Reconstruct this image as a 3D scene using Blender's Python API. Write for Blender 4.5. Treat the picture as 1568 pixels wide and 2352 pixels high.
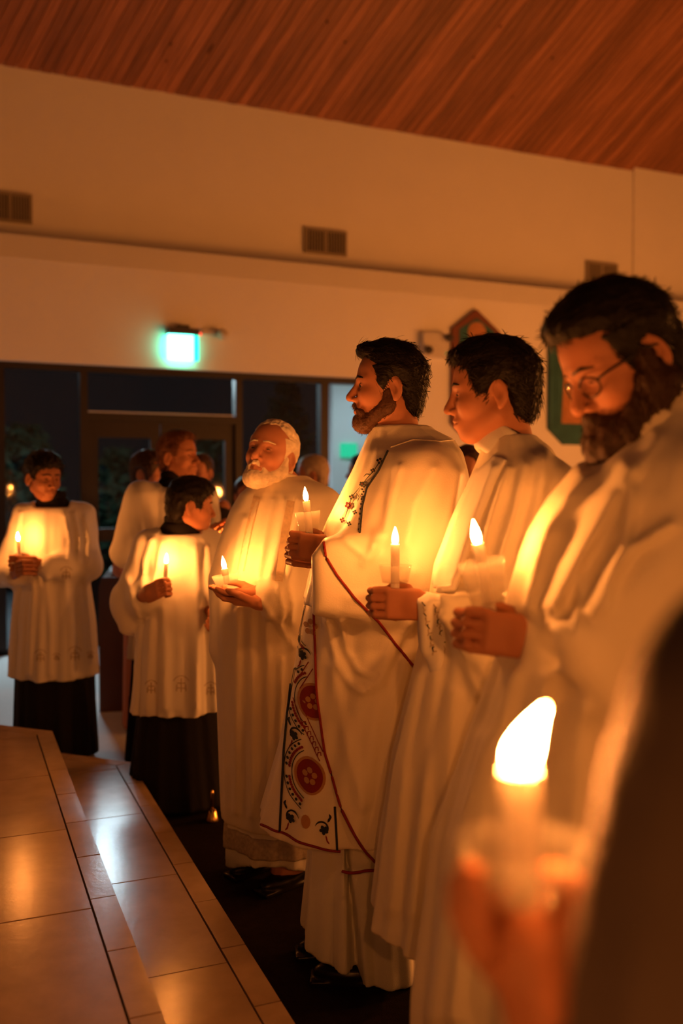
import bpy, bmesh, math, random
import numpy as np
from mathutils import Vector, Matrix

random.seed(7)
for _o in list(bpy.data.objects):
    bpy.data.objects.remove(_o)
SC = bpy.context.scene
COL = SC.collection

# ------------------------------------------------------------------ camera
FPX, CAMZ, HORIZ = 2150.0, 1.41, 1115.0
PITCH = math.atan((1176.0 - HORIZ) / FPX)
cam_data = bpy.data.cameras.new('camera')
cam = bpy.data.objects.new('camera', cam_data)
COL.objects.link(cam)
cam.location = (0, 0, CAMZ)
cam.rotation_euler = (math.pi / 2 - PITCH, 0, 0)
cam_data.sensor_fit = 'VERTICAL'
cam_data.sensor_height = 36.0
cam_data.lens = FPX / 2352.0 * 36.0
cam_data.clip_start = 0.05
cam_data.dof.use_dof = True
cam_data.dof.focus_distance = 2.7
cam_data.dof.aperture_fstop = 1.7
SC.camera = cam

# ------------------------------------------------------------------ world, light, exposure
world = bpy.data.worlds.new('night')
SC.world = world
world.use_nodes = True
bgn = world.node_tree.nodes['Background']
bgn.inputs[0].default_value = (0.25, 0.45, 0.6, 1)
bgn.inputs[1].default_value = 0.012
SC.view_settings.view_transform = 'Standard'
SC.view_settings.look = 'None'
SC.view_settings.gamma = 1
SC.view_settings.use_curve_mapping = False
SC.view_settings.exposure = 0.0

CANDLE = (1.0, 0.295, 0.052)
FLAME_L = 1050.0
def point_light(name, loc, watts, color=CANDLE, radius=0.06):
    l = bpy.data.lights.new(name, 'POINT')
    l.energy = watts
    l.color = color
    l.shadow_soft_size = radius
    o = bpy.data.objects.new(name, l)
    COL.objects.link(o)
    o.location = loc
    return o
# candles of the congregation standing in the nave, outside the frame
for i, (x, y, z, w) in enumerate([
        (3.4, 5.2, 1.25, 175), (4.6, 6.6, 1.2, 170), (3.2, 3.2, 1.3, 80), (5.2, 4.6, 1.25, 160),
        (2.6, -1.6, 1.3, 55), (1.2, -3.2, 1.25, 45), (4.5, -0.5, 1.3, 95), (-0.8, -3.6, 1.3, 20),
        (-4.8, 5.2, 1.5, 45)]):
    point_light('nave_candlelight', (x, y, z), w)
point_light('near_fill_light', (-0.10, 0.14, 1.00), 4.5, radius=0.012)  # added point light out of view, brightens the palm of the nearest hand

# ------------------------------------------------------------------ pixel helpers (measuring only)
def P(px, py, Y):
    c, s = math.cos(PITCH), math.sin(PITCH)
    u, v = (px - 784.0) / FPX, -(py - 1176.0) / FPX
    d = Vector((u, c + v * s, -s + v * c))
    k = Y / d.y
    return Vector((0, 0, CAMZ)) + d * k

# ------------------------------------------------------------------ materials
def nodes_of(m):
    m.use_nodes = True
    nt = m.node_tree
    return nt, nt.nodes['Principled BSDF']
def mat(name, col, rough=0.6, spec=0.4, metal=0.0, noise=0.0, nscale=30.0, bump=0.0, bscale=200.0,
        sss=0.0, emit=None, estr=0.0, stretch=(1, 1, 1), coat=0.0, sheen=0.0, trans=0.0, ior=1.45):
    m = bpy.data.materials.new(name)
    nt, b = nodes_of(m)
    N, L = nt.nodes, nt.links
    b.inputs['Base Color'].default_value = (*col, 1)
    b.inputs['Roughness'].default_value = rough
    b.inputs['Specular IOR Level'].default_value = spec
    b.inputs['Metallic'].default_value = metal
    b.inputs['Coat Weight'].default_value = coat
    b.inputs['Sheen Weight'].default_value = sheen
    b.inputs['Transmission Weight'].default_value = trans
    b.inputs['IOR'].default_value = ior
    if sss:
        b.inputs['Subsurface Weight'].default_value = sss
        b.inputs['Subsurface Radius'].default_value = (1.0, 0.5, 0.25)
        b.inputs['Subsurface Scale'].default_value = 0.012
    if emit:
        b.inputs['Emission Color'].default_value = (*emit, 1)
        b.inputs['Emission Strength'].default_value = estr
    tc = N.new('ShaderNodeTexCoord')
    mp = N.new('ShaderNodeMapping')
    mp.inputs['Scale'].default_value = stretch
    L.new(tc.outputs['Object'], mp.inputs['Vector'])
    if noise:
        t = N.new('ShaderNodeTexNoise')
        t.inputs['Scale'].default_value = nscale
        t.inputs['Detail'].default_value = 5
        L.new(mp.outputs[0], t.inputs['Vector'])
        mx = N.new('ShaderNodeMix'); mx.data_type = 'RGBA'
        mx.inputs[6].default_value = (*[max(0, c * (1 - noise)) for c in col], 1)
        mx.inputs[7].default_value = (*[min(1, c * (1 + noise)) for c in col], 1)
        L.new(t.outputs['Fac'], mx.inputs[0])
        L.new(mx.outputs[2], b.inputs['Base Color'])
    if bump:
        t2 = N.new('ShaderNodeTexNoise')
        t2.inputs['Scale'].default_value = bscale
        t2.inputs['Detail'].default_value = 3
        L.new(mp.outputs[0], t2.inputs['Vector'])
        bp = N.new('ShaderNodeBump')
        bp.inputs['Strength'].default_value = bump
        bp.inputs['Distance'].default_value = 0.004
        L.new(t2.outputs['Fac'], bp.inputs['Height'])
        L.new(bp.outputs[0], b.inputs['Normal'])
    return m

M = {}
M['plaster'] = mat('plaster', (0.74, 0.70, 0.62), 0.85, 0.2, noise=0.04, nscale=3, bump=0.15, bscale=60)
M['carpet'] = mat('carpet', (0.020, 0.013, 0.011), 0.95, 0.03, noise=0.35, nscale=40, bump=0.5, bscale=300)
M['pale_floor'] = mat('pale_floor', (0.62, 0.63, 0.62), 0.45, 0.4, noise=0.12, nscale=25)
M['stone'] = mat('stone', (0.50, 0.36, 0.24), 0.21, 0.6, noise=0.22, nscale=14, bump=0.10, bscale=70)
M['stone_b'] = mat('stone_b', (0.46, 0.33, 0.22), 0.21, 0.6, noise=0.25, nscale=11, bump=0.10, bscale=60)
M['joint'] = mat('joint', (0.10, 0.07, 0.045), 0.9, 0.1)
M['frame'] = mat('frame', (0.020, 0.013, 0.010), 0.45, 0.4)
M['pew'] = mat('pew', (0.13, 0.045, 0.022), 0.4, 0.4, noise=0.3, nscale=12, stretch=(1, 1, 0.1))
M['vent'] = mat('vent', (0.28, 0.23, 0.17), 0.6, 0.3)
M['plastic'] = mat('plastic', (0.55, 0.50, 0.42), 0.5, 0.4)
M['dark_plastic'] = mat('dark_plastic', (0.06, 0.05, 0.045), 0.5, 0.4)
M['lamp_lens'] = mat('lamp_lens', (0.35, 0.33, 0.3), 0.2, 0.5)
M['white_panel'] = mat('white_panel', (0.75, 0.78, 0.78), 0.8, 0.2)
M['black'] = mat('black', (0.012, 0.010, 0.011), 0.8, 0.15, bump=0.2, bscale=400)
M['linen'] = mat('linen', (0.76, 0.72, 0.64), 0.85, 0.2, bump=0.25, bscale=500, sheen=0.1)
M['ivory'] = mat('ivory', (0.78, 0.71, 0.56), 0.75, 0.25, bump=0.2, bscale=450, noise=0.05, nscale=20)
M['satin'] = mat('satin', (0.80, 0.72, 0.57), 0.42, 0.45, bump=0.15, bscale=300)
M['red'] = mat('red', (0.23, 0.022, 0.016), 0.7, 0.2)
M['navy'] = mat('navy', (0.025, 0.03, 0.035), 0.7, 0.2)
M['leafgreen'] = mat('leafgreen', (0.03, 0.05, 0.03), 0.7, 0.2)
M['gold'] = mat('gold', (0.45, 0.22, 0.07), 0.5, 0.4)
M['lace'] = mat('lace', (0.46, 0.38, 0.30), 0.9, 0.1, noise=0.5, nscale=90)
M['damask'] = mat('damask', (0.66, 0.52, 0.34), 0.6, 0.4, noise=0.35, nscale=70)
M['shoe'] = mat('shoe', (0.012, 0.008, 0.007), 0.3, 0.5)
M['wick'] = mat('wick', (0.01, 0.01, 0.01), 0.9, 0.1)
M['brass'] = mat('brass', (0.75, 0.5, 0.18), 0.2, 0.5, metal=1.0)
M['iron'] = mat('iron', (0.03, 0.03, 0.03), 0.6, 0.4)
M['glasses'] = mat('glasses', (0.015, 0.012, 0.012), 0.25, 0.6)
M['shrub'] = mat('shrub', (0.012, 0.026, 0.013), 0.7, 0.2)
M['asphalt'] = mat('asphalt', (0.05, 0.055, 0.06), 0.9, 0.1)
M['icon_wood'] = mat('icon_wood', (0.16, 0.05, 0.03), 0.5, 0.4)
M['icon_teal'] = mat('icon_teal', (0.028, 0.10, 0.10), 0.6, 0.3, noise=0.4, nscale=9)
M['icon_ochre'] = mat('icon_ochre', (0.40, 0.17, 0.07), 0.6, 0.3, noise=0.4, nscale=14)

def emission_mat(name, col, strength):
    m = bpy.data.materials.new(name)
    m.use_nodes = True
    nt = m.node_tree
    nt.nodes.clear()
    e = nt.nodes.new('ShaderNodeEmission')
    e.inputs[0].default_value = (*col, 1)
    e.inputs[1].default_value = strength
    o = nt.nodes.new('ShaderNodeOutputMaterial')
    nt.links.new(e.outputs[0], o.inputs[0])
    return m
M['flame'] = emission_mat('flame', CANDLE, FLAME_L)
M['flame_near'] = emission_mat('flame_near', CANDLE, FLAME_L * 1.7)
M['porch'] = emission_mat('porch', (0.72, 0.90, 1.0), 210.0)
M['exit_green'] = emission_mat('exit_green', (0.10, 1.0, 0.62), 14.0)
M['exit_edge'] = emission_mat('exit_edge', (0.02, 1.0, 0.55), 2.5)
M['exit_reflection'] = emission_mat('exit_reflection', (0.02, 1.0, 0.55), 0.9)
M['red_led'] = emission_mat('red_led', (1.0, 0.05, 0.02), 3.0)
M['green_led'] = emission_mat('green_led', (0.1, 0.8, 0.2), 0.4)
M['tube'] = emission_mat('tube', (0.72, 0.92, 1.0), 30.0)

def glass_mat(name, tint=(0.9, 0.95, 0.95), refl=0.08, milk=0.0):
    m = bpy.data.materials.new(name)
    m.use_nodes = True
    nt = m.node_tree
    nt.nodes.clear()
    N, L = nt.nodes, nt.links
    tr = N.new('ShaderNodeBsdfTransparent'); tr.inputs[0].default_value = (*tint, 1)
    gl = N.new('ShaderNodeBsdfGlossy'); gl.inputs['Roughness'].default_value = 0.03
    lw = N.new('ShaderNodeLayerWeight'); lw.inputs[0].default_value = 0.18
    ml = N.new('ShaderNodeMath'); ml.operation = 'MULTIPLY_ADD'; ml.inputs[1].default_value = 0.18; ml.inputs[2].default_value = refl
    L.new(lw.outputs['Facing'], ml.inputs[0])
    mx = N.new('ShaderNodeMixShader')
    L.new(ml.outputs[0], mx.inputs[0]); L.new(tr.outputs[0], mx.inputs[1]); L.new(gl.outputs[0], mx.inputs[2])
    last = mx
    if milk:
        tl = N.new('ShaderNodeBsdfTranslucent'); tl.inputs[0].default_value = (0.9, 0.86, 0.78, 1)
        df = N.new('ShaderNodeBsdfDiffuse'); df.inputs[0].default_value = (0.9, 0.86, 0.78, 1)
        m2 = N.new('ShaderNodeMixShader'); m2.inputs[0].default_value = 0.5
        L.new(tl.outputs[0], m2.inputs[1]); L.new(df.outputs[0], m2.inputs[2])
        m3 = N.new('ShaderNodeMixShader'); m3.inputs[0].default_value = milk
        L.new(mx.outputs[0], m3.inputs[1]); L.new(m2.outputs[0], m3.inputs[2])
        last = m3
    o = N.new('ShaderNodeOutputMaterial')
    L.new(last.outputs[0], o.inputs[0])
    return m
def wax_mat():
    m = bpy.data.materials.new('wax')
    m.use_nodes = True
    nt = m.node_tree
    nt.nodes.clear()
    N, L = nt.nodes, nt.links
    tl = N.new('ShaderNodeBsdfTranslucent'); tl.inputs[0].default_value = (1.0, 0.97, 0.92, 1)
    df = N.new('ShaderNodeBsdfDiffuse'); df.inputs[0].default_value = (0.92, 0.89, 0.82, 1)
    mx = N.new('ShaderNodeMixShader'); mx.inputs[0].default_value = 0.42
    L.new(tl.outputs[0], mx.inputs[1]); L.new(df.outputs[0], mx.inputs[2])
    o = N.new('ShaderNodeOutputMaterial'); L.new(mx.outputs[0], o.inputs[0])
    return m
M['wax'] = wax_mat()
M['pane'] = glass_mat('pane', (0.8, 0.84, 0.84), 0.03)
M['cup'] = glass_mat('cup', (0.96, 0.95, 0.93), 0.03, 0.09)
M['cup_clear'] = glass_mat('cup_clear', (0.96, 0.95, 0.93), 0.03, 0.05)
M['lens'] = glass_mat('lens', (0.92, 0.92, 0.92), 0.04)

def wood_mat(name, base):
    m = mat(name, base, 0.5, 0.35)
    nt, b = nodes_of(m)
    N, L = nt.nodes, nt.links
    tc = N.new('ShaderNodeTexCoord')
    oi = N.new('ShaderNodeObjectInfo')
    mp = N.new('ShaderNodeMapping'); mp.inputs['Scale'].default_value = (1.2, 22, 22)
    L.new(tc.outputs['Object'], mp.inputs['Vector'])
    va = N.new('ShaderNodeVectorMath'); va.operation = 'ADD'
    L.new(mp.outputs[0], va.inputs[0])
    vs = N.new('ShaderNodeVectorMath'); vs.operation = 'SCALE'; vs.inputs[3].default_value = 40
    cb = N.new('ShaderNodeCombineXYZ')
    L.new(oi.outputs['Random'], cb.inputs[0]); L.new(oi.outputs['Random'], cb.inputs[1])
    L.new(cb.outputs[0], vs.inputs[0]); L.new(vs.outputs[0], va.inputs[1])
    t = N.new('ShaderNodeTexNoise'); t.inputs['Scale'].default_value = 2.0; t.inputs['Detail'].default_value = 6
    L.new(va.outputs[0], t.inputs['Vector'])
    cr = N.new('ShaderNodeValToRGB')
    cr.color_ramp.elements[0].position = 0.3; cr.color_ramp.elements[0].color = (*[c * 0.6 for c in base], 1)
    cr.color_ramp.elements[1].position = 0.7; cr.color_ramp.elements[1].color = (*[c * 1.25 for c in base], 1)
    L.new(t.outputs['Fac'], cr.inputs[0])
    hs = N.new('ShaderNodeHueSaturation')
    mr = N.new('ShaderNodeMapRange'); mr.inputs[3].default_value = 0.72; mr.inputs[4].default_value = 1.2
    L.new(oi.outputs['Random'], mr.inputs[0]); L.new(mr.outputs[0], hs.inputs['Value'])
    L.new(cr.outputs[0], hs.inputs['Color']); L.new(hs.outputs[0], b.inputs['Base Color'])
    return m
M['plank'] = wood_mat('plank', (0.30, 0.12, 0.055))
M['knot'] = mat('knot', (0.03, 0.012, 0.008), 0.7, 0.1)

def skin_mat(name, col):
    return mat(name, col, 0.55, 0.3, noise=0.08, nscale=35, sss=0.12)
M['skin'] = skin_mat('skin', (0.47, 0.20, 0.11))
M['skin_tan'] = skin_mat('skin_tan', (0.36, 0.15, 0.08))
M['skin_pale'] = skin_mat('skin_pale', (0.50, 0.22, 0.13))
def hair_mat(name, col):
    return mat(name, col, 0.55, 0.3, noise=0.4, nscale=60, bump=0.6, bscale=160, stretch=(0.5, 1, 1))
M['hair_dark'] = hair_mat('hair_dark', (0.010, 0.0065, 0.006))
M['hair_brown'] = hair_mat('hair_brown', (0.045, 0.021, 0.013))
M['hair_beard'] = hair_mat('hair_beard', (0.10, 0.045, 0.025))
M['hair_beard2'] = hair_mat('hair_beard2', (0.17, 0.08, 0.045))
M['hair_red'] = hair_mat('hair_red', (0.16, 0.06, 0.03))
M['hair_white'] = hair_mat('hair_white', (0.72, 0.62, 0.48))
M['hair_grey'] = hair_mat('hair_grey', (0.35, 0.27, 0.20))
M['lip'] = mat('lip', (0.40, 0.13, 0.09), 0.5, 0.3)
M['eye'] = mat('eye', (0.03, 0.02, 0.018), 0.15, 0.6)
M['eyewhite'] = mat('eyewhite', (0.6, 0.5, 0.42), 0.3, 0.5)
M['dress_red'] = mat('dress_red', (0.42, 0.16, 0.09), 0.85, 0.1)
M['dress_grey'] = mat('dress_grey', (0.30, 0.22, 0.16), 0.85, 0.1)
M['dress_dark'] = mat('dress_dark', (0.03, 0.025, 0.025), 0.85, 0.1)
M['coat'] = mat('coat', (0.10, 0.078, 0.070), 0.9, 0.1, noise=0.2, nscale=30, bump=0.3, bscale=300)

# ------------------------------------------------------------------ object helpers
def mesh_obj(name, verts, faces, m, parent=None, smooth=False):
    me = bpy.data.meshes.new(name)
    me.from_pydata([tuple(v) for v in verts], [], [tuple(f) for f in faces])
    me.update()
    if smooth:
        me.polygons.foreach_set('use_smooth', [True] * len(me.polygons))
    if m is not None:
        me.materials.append(m)
    o = bpy.data.objects.new(name, me)
    COL.objects.link(o)
    o.parent = parent
    return o
def np_obj(name, V, Q, m, parent=None, smooth=True):
    me = bpy.data.meshes.new(name)
    nv, nf = len(V), len(Q)
    me.vertices.add(nv)
    me.vertices.foreach_set('co', np.ascontiguousarray(V, dtype=np.float32).ravel())
    me.loops.add(nf * 4)
    me.loops.foreach_set('vertex_index', np.ascontiguousarray(Q, dtype=np.int32).ravel())
    me.polygons.add(nf)
    me.polygons.foreach_set('loop_start', np.arange(0, nf * 4, 4, dtype=np.int32))
    me.polygons.foreach_set('loop_total', np.full(nf, 4, dtype=np.int32))
    me.update(calc_edges=True)
    me.validate()
    if smooth:
        me.polygons.foreach_set('use_smooth', np.ones(nf, dtype=bool))
    me.materials.append(m)
    o = bpy.data.objects.new(name, me)
    COL.objects.link(o)
    o.parent = parent
    return o
def tag(o, label=None, cat=None, group=None, kind=None):
    if label: o['label'] = label
    if cat: o['category'] = cat
    if group: o['group'] = group
    if kind: o['kind'] = kind
    return o
def empty(name, loc, rz=0.0):
    o = bpy.data.objects.new(name, None)
    o.empty_display_size = 0.1
    COL.objects.link(o)
    o.location = loc
    o.rotation_euler = (0, 0, rz)
    return o
BOXF = [(0, 3, 2, 1), (4, 5, 6, 7), (0, 1, 5, 4), (1, 2, 6, 5), (2, 3, 7, 6), (3, 0, 4, 7)]
def boxv(x0, x1, y0, y1, z0, z1):
    return [(x0, y0, z0), (x1, y0, z0), (x1, y1, z0), (x0, y1, z0), (x0, y0, z1), (x1, y0, z1), (x1, y1, z1), (x0, y1, z1)]
def prism(pts, lo, hi, fn):
    """pts: 2D outline (ccw), fn(a,b,c)->xyz"""
    n = len(pts)
    v = [fn(a, b, lo) for a, b in pts] + [fn(a, b, hi) for a, b in pts]
    f = [tuple(range(n - 1, -1, -1)), tuple(range(n, 2 * n))]
    f += [(i, (i + 1) % n, n + (i + 1) % n, n + i) for i in range(n)]
    return v, f
def lathe(prof, seg=20, cap=True):
    v, f = [], []
    for r, z in prof:
        for k in range(seg):
            a = 2 * math.pi * k / seg
            v.append((r * math.cos(a), r * math.sin(a), z))
    for i in range(len(prof) - 1):
        for k in range(seg):
            f.append((i * seg + k, i * seg + (k + 1) % seg, (i + 1) * seg + (k + 1) % seg, (i + 1) * seg + k))
    if cap:
        f.append(tuple(range(seg - 1, -1, -1)))
        n = (len(prof) - 1) * seg
        f.append(tuple(range(n, n + seg)))
    return v, f
def tube(path, r, seg=8):
    v, f = [], []
    path = [Vector(p) for p in path]
    n = len(path)
    for i, p in enumerate(path):
        t = (path[min(i + 1, n - 1)] - path[max(i - 1, 0)]).normalized()
        a = Vector((0, 0, 1)) if abs(t.z) < 0.9 else Vector((1, 0, 0))
        u = t.cross(a).normalized(); w = t.cross(u).normalized()
        rr = r(i / (n - 1)) if callable(r) else r
        for k in range(seg):
            an = 2 * math.pi * k / seg
            v.append(tuple(p + u * (rr * math.cos(an)) + w * (rr * math.sin(an))))
    for i in range(n - 1):
        for k in range(seg):
            f.append((i * seg + k, i * seg + (k + 1) % seg, (i + 1) * seg + (k + 1) % seg, (i + 1) * seg + k))
    f.append(tuple(range(seg - 1, -1, -1)))
    f.append(tuple(range((n - 1) * seg, n * seg)))
    return v, f

# ------------------------------------------------------------------ the setting: back wall frame of reference
W0 = Vector((-2.754, 7.65, 0)); WD = Vector((0.9177, 0.3973, 0)).normalized(); WN = Vector((WD.y, -WD.x, 0))
def WP(t, o, z):           # along the wall, out from the wall into the room, up
    p = W0 + WD * t + WN * o
    return (p.x, p.y, z)
def wt(px, off=0.0):
    u = (px - 784.0) / FPX
    b = W0 + WN * off
    return (u * b.y - b.x) / (WD.x - u * WD.y)
def wz(px, py, off=0.0):
    t = wt(px, off)
    return P(px, py, (W0 + WN * off + WD * t).y).z
def wbox(name, t0, t1, o0, o1, z0, z1, m, parent=None):
    v = [WP(*p) for p in [(t0, o0, z0), (t1, o0, z0), (t1, o1, z0), (t0, o1, z0), (t0, o0, z1), (t1, o0, z1), (t1, o1, z1), (t0, o1, z1)]]
    f = [tuple(reversed(q)) for q in BOXF]
    return mesh_obj(name, v, f, m, parent)

T0, T1 = -4.0, 9.5
TOPEN = wt(935)
HEAD, CH0, CH1 = 2.43, 3.27, 3.47
WTOP = wz(0, 150, -0.36)
# floor
fl = mesh_obj('floor', boxv(-12, 12, -9, 4.5, -0.1, 0.0), BOXF, M['carpet']); tag(fl, 'dark brown carpet in front of the steps', kind='structure')
fv, ff = prism([(-12, 4.5), (12, 4.5), (12, 20), (-12, 20)], -0.1, 0.0, lambda a, b, c: (a, b, c))
f2 = mesh_obj('floor', fv, ff, M['pale_floor']); tag(f2, 'pale grey floor towards the glass doors', kind='structure')

gp = [WP(T0 - 4, -0.2, 0)[:2], WP(T0 - 4, -12, 0)[:2], WP(T1, -12, 0)[:2], WP(T1, -0.2, 0)[:2]][::-1]
fv, ff = prism(gp, -0.05, 0.004, lambda a, b, c: (a, b, c))
tag(mesh_obj('floor_outside', fv, ff, M['asphalt']), 'dark paving outside beyond the glass doors', kind='structure')
# back wall: lower part (proud), chamfer, set-back upper part
wall = wbox('wall_back', T0, TOPEN, -0.25, 0.0, HEAD, CH0, M['plaster']); tag(wall, 'cream plaster wall above the glass doors', kind='structure')
wbox('plaster_pier', TOPEN, T1, -0.25, 0.0, 0, CH0, M['plaster'], wall)
pv, pf = prism([(-0.37, CH0), (0.0, CH0), (-0.05, CH1), (-0.37, CH1)], T0, T1, lambda a, b, c: WP(c, a, b))
mesh_obj('chamfered_ledge', pv, [tuple(q) for q in pf], M['plaster'], wall)
wbox('upper_wall', T0, T1, -0.52, -0.36, CH0, WTOP + 0.3, M['plaster'], wall)
tp = wt(1450, -0.33)
wbox('wall_return', tp, T1, -0.36, -0.33, CH1, WTOP + 0.3, M['plaster'], wall)

# sloping timber ceiling
PD = Vector((1.34, -1.0, 1.43)).normalized()
CN = WD.cross(PD).normalized()
if CN.z > 0: CN = -CN                        # points down into the room
PW = CN.cross(PD).normalized()               # across the planks
ceil = empty('ceiling', (0, 0, 0)); tag(ceil, 'sloping ceiling of narrow stained timber boards', kind='structure')
COr = Vector(WP(0, -0.37, WTOP))
def CPt(a, b, c):
    return COr + PD * a + PW * b + CN * c
bv = [tuple(CPt(a, b, -0.05)) for a, b in ((-9, -9), (9, -9), (9, 9), (-9, 9))] 
# backing deck bounded by the wall line
def on_wall(t, e, c):                         # t along the wall top, e up the slope, c below the deck
    return COr + WD * t + PD * e + CN * c
dv = [tuple(on_wall(t, e, c)) for c in (-0.03, -0.06) for t, e in ((-8, -0.2), (11, -0.2), (11, 7), (-8, 7))]
mesh_obj('deck', dv, BOXF, M['knot'], ceil)
pw_t = 0.09
plank_mesh = None
sk = WD.dot(PD); wperp = (WD - PD * sk).length
gap = 0.006 / wperp
i = 0
t = -5.5
while t < 8.0:
    a, b = t + gap, t + pw_t / wperp
    # local object frame: x along plank, y across
    vs = []
    for c in (-0.03, 0.0):
        for tt, e in ((a, 0.0), (b, 0.0), (b, 4.6), (a, 4.6)):
            vs.append((e + sk * (tt - a), wperp * (tt - a), c))
    if plank_mesh is None:
        plank_mesh = bpy.data.meshes.new('board')
        plank_mesh.from_pydata(vs, [], BOXF); plank_mesh.materials.append(M['plank'])
    o = bpy.data.objects.new('board', plank_mesh); COL.objects.link(o); o.parent = ceil
    yv = (WD - PD * sk).normalized(); zv = CN
    mw = Matrix(((PD.x, yv.x, zv.x), (PD.y, yv.y, zv.y), (PD.z, yv.z, zv.z))).to_4x4()
    mw.translation = on_wall(a, -0.02, random.uniform(-0.002, 0.002))
    o.matrix_local = mw
    t += pw_t / wperp
    i += 1
# dark knots in the boards
def ray_ceiling(px, py):
    d = P(px, py, 1.0) - Vector((0, 0, CAMZ)); c0 = Vector((0, 0, CAMZ))
    k = (COr - c0).dot(CN) / d.dot(CN)
    return c0 + d * k
for px, py, L_, w_ in ((483, 112, 0.055, 0.009), (751, 50, 0.014, 0.01), (1148, 60, 0.016, 0.011), (792, 96, 0.014, 0.010), (382, 140, 0.012, 0.009),
                       (1088, 132, 0.012, 0.009), (1177, 223, 0.014, 0.008), (1268, 133, 0.013, 0.010), (392, 101, 0.016, 0.008)):
    c = ray_ceiling(px, py)
    yv = (WD - PD * sk).normalized()
    vs = [tuple(c + CN * 0.004 + PD * (L_ * math.cos(2 * math.pi * k / 8)) + yv * (w_ * math.sin(2 * math.pi * k / 8))) for k in range(8)]
    vs += [tuple(Vector(v) - CN * 0.01) for v in vs]
    mesh_obj('knot', vs, [tuple(range(8)), tuple(range(15, 7, -1))] + [(k, k + 8, (k + 1) % 8 + 8, (k + 1) % 8) for k in range(8)], M['knot'], ceil)

# other walls of the room, out of frame
for nm, a, b in (('wall_left', (-9, -8), (-9, 12)), ('wall_right', (9.5, -8), (9.5, 14)), ('wall_front', (-9, -8), (9.5, -8))):
    (xa, ya), (xb, yb) = a, b
    d = Vector((xb - xa, yb - ya, 0)).normalized(); n = Vector((-d.y, d.x, 0)) * 0.1
    v = [(xa, ya, 0), (xb, yb, 0), (xb + n.x, yb + n.y, 0), (xa + n.x, ya + n.y, 0)]
    v = v + [(x, y, 6.0) for x, y, z in v]
    tag(mesh_obj(nm, v, BOXF, M['plaster']), 'plain cream plaster wall', kind='structure')

# ------------------------------------------------------------------ glazed entrance
FR = empty('window_1', WP(1.3, -0.1, 0)); FR.matrix_world = Matrix.Identity(4)
tag(FR, 'dark framed glazed entrance screen with double doors', kind='structure')
def fbar(nm, t0, t1, z0, z1, o0=-0.16, o1=-0.06):
    return wbox(nm, t0, t1, o0, o1, z0, z1, M['frame'], FR)
fbar('head_frame', T0, TOPEN, HEAD - 0.055, HEAD)
fbar('sill_frame', T0, wt(202), 0, 0.05)
fbar('sill_frame', wt(552), TOPEN, 0, 0.05)
for pa, pb in ((-8, 14), (188, 206), (546, 562), (742, 761)):
    fbar('mullion', wt(pa), wt(pb), 0.0, HEAD - 0.055)
fbar('mullion', T0, T0 + 0.06, 0, HEAD)
fbar('mullion', TOPEN - 0.05, TOPEN, 0, HEAD)
zt = wz(380, 960)
fbar('transom', wt(206), wt(546), zt - 0.035, zt + 0.035)
wbox('steel_sill', wt(206), wt(540), -0.075, -0.055, zt + 0.036, zt + 0.046, M['plastic'], FR)
def pane(pa, pb, z0, z1):
    o = wbox('pane', pa, pb, -0.113, -0.107, z0, z1, M['pane'], FR)
pane(wt(206), wt(546), zt + 0.036, HEAD - 0.056)
pane(T0 + 0.06, wt(-8), 0.05, HEAD - 0.056)
pane(wt(14), wt(188), 0.05, HEAD - 0.056)
pane(wt(562), wt(742), 0.05, HEAD - 0.056)
pane(wt(761), TOPEN - 0.05, 0.05, HEAD - 0.056)
zb = zt - 0.035
for n_, (pa, pb) in enumerate(((207, 374), (376, 545))):
    D = empty('door_%d' % (n_ + 1), (0, 0, 0))
    tag(D, ('left' if n_ == 0 else 'right') + ' leaf of the dark framed glass double doors', kind='structure')
    a, b = wt(pa), wt(pb)
    st = 0.085
    for x0, x1, z0, z1, nm in ((a, a + st, 0.01, zb, 'stile'), (b - st, b, 0.01, zb, 'stile'), (a + st, b - st, zb - 0.14, zb, 'rail'),
                               (a + st, b - st, 0.01, 0.22, 'rail'), (a + st, b - st, 0.93, 1.04, 'push_rail')):
        wbox(nm, x0, x1, -0.15, -0.10, z0, z1, M['frame'], D)
    for z0, z1 in ((0.22, 0.93), (1.04, zb - 0.14)):
        wbox('pane', a + st, b - st, -0.128, -0.122, z0, z1, M['pane'], D)

# vestibule and the night beyond the glass
vb = wbox('wall_vestibule', wt(763, -2.5), T1, -2.6, -2.5, 0.0, 3.0, M['white_panel']); tag(vb, 'grey white vestibule wall seen through the glass', kind='structure')
cl = wbox('ceiling_vestibule', T0, T1, -2.8, -0.25, 2.75, 2.85, M['dark_plastic']); tag(cl, 'dark vestibule ceiling behind the glass', kind='structure')
lf = empty('ceiling_light', (0, 0, 0)); tag(lf, 'long cool white tube light on the vestibule ceiling behind the glass', 'light')
wbox('housing', wt(800, -1.6), wt(1000, -1.6), -1.75, -1.55, 2.68, 2.75, M['plastic'], lf)
wbox('tube', wt(805, -1.6), wt(995, -1.6), -1.70, -1.60, 2.65, 2.68, M['tube'], lf)
lf2 = empty('ceiling_light', (0, 0, 0)); tag(lf2, 'cool white light strip over the entrance behind the glass doors', 'light')
wbox('housing', wt(140), wt(430), -1.75, -1.35, 2.70, 2.75, M['plastic'], lf2)
wbox('diffuser', wt(150), wt(420), -1.70, -1.40, 2.67, 2.70, M['porch'], lf2)
sl = wbox('exit_sign', wt(784, -2.46), wt(820, -2.46), -2.5, -2.46, wz(800, 1050, -2.46), wz(800, 1018, -2.46), M['exit_reflection'])  # dim glowing panel imitates an exit sign reflected in the glass
tag(sl, 'small dim green panel standing in for an exit sign reflection', 'sign')

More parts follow.
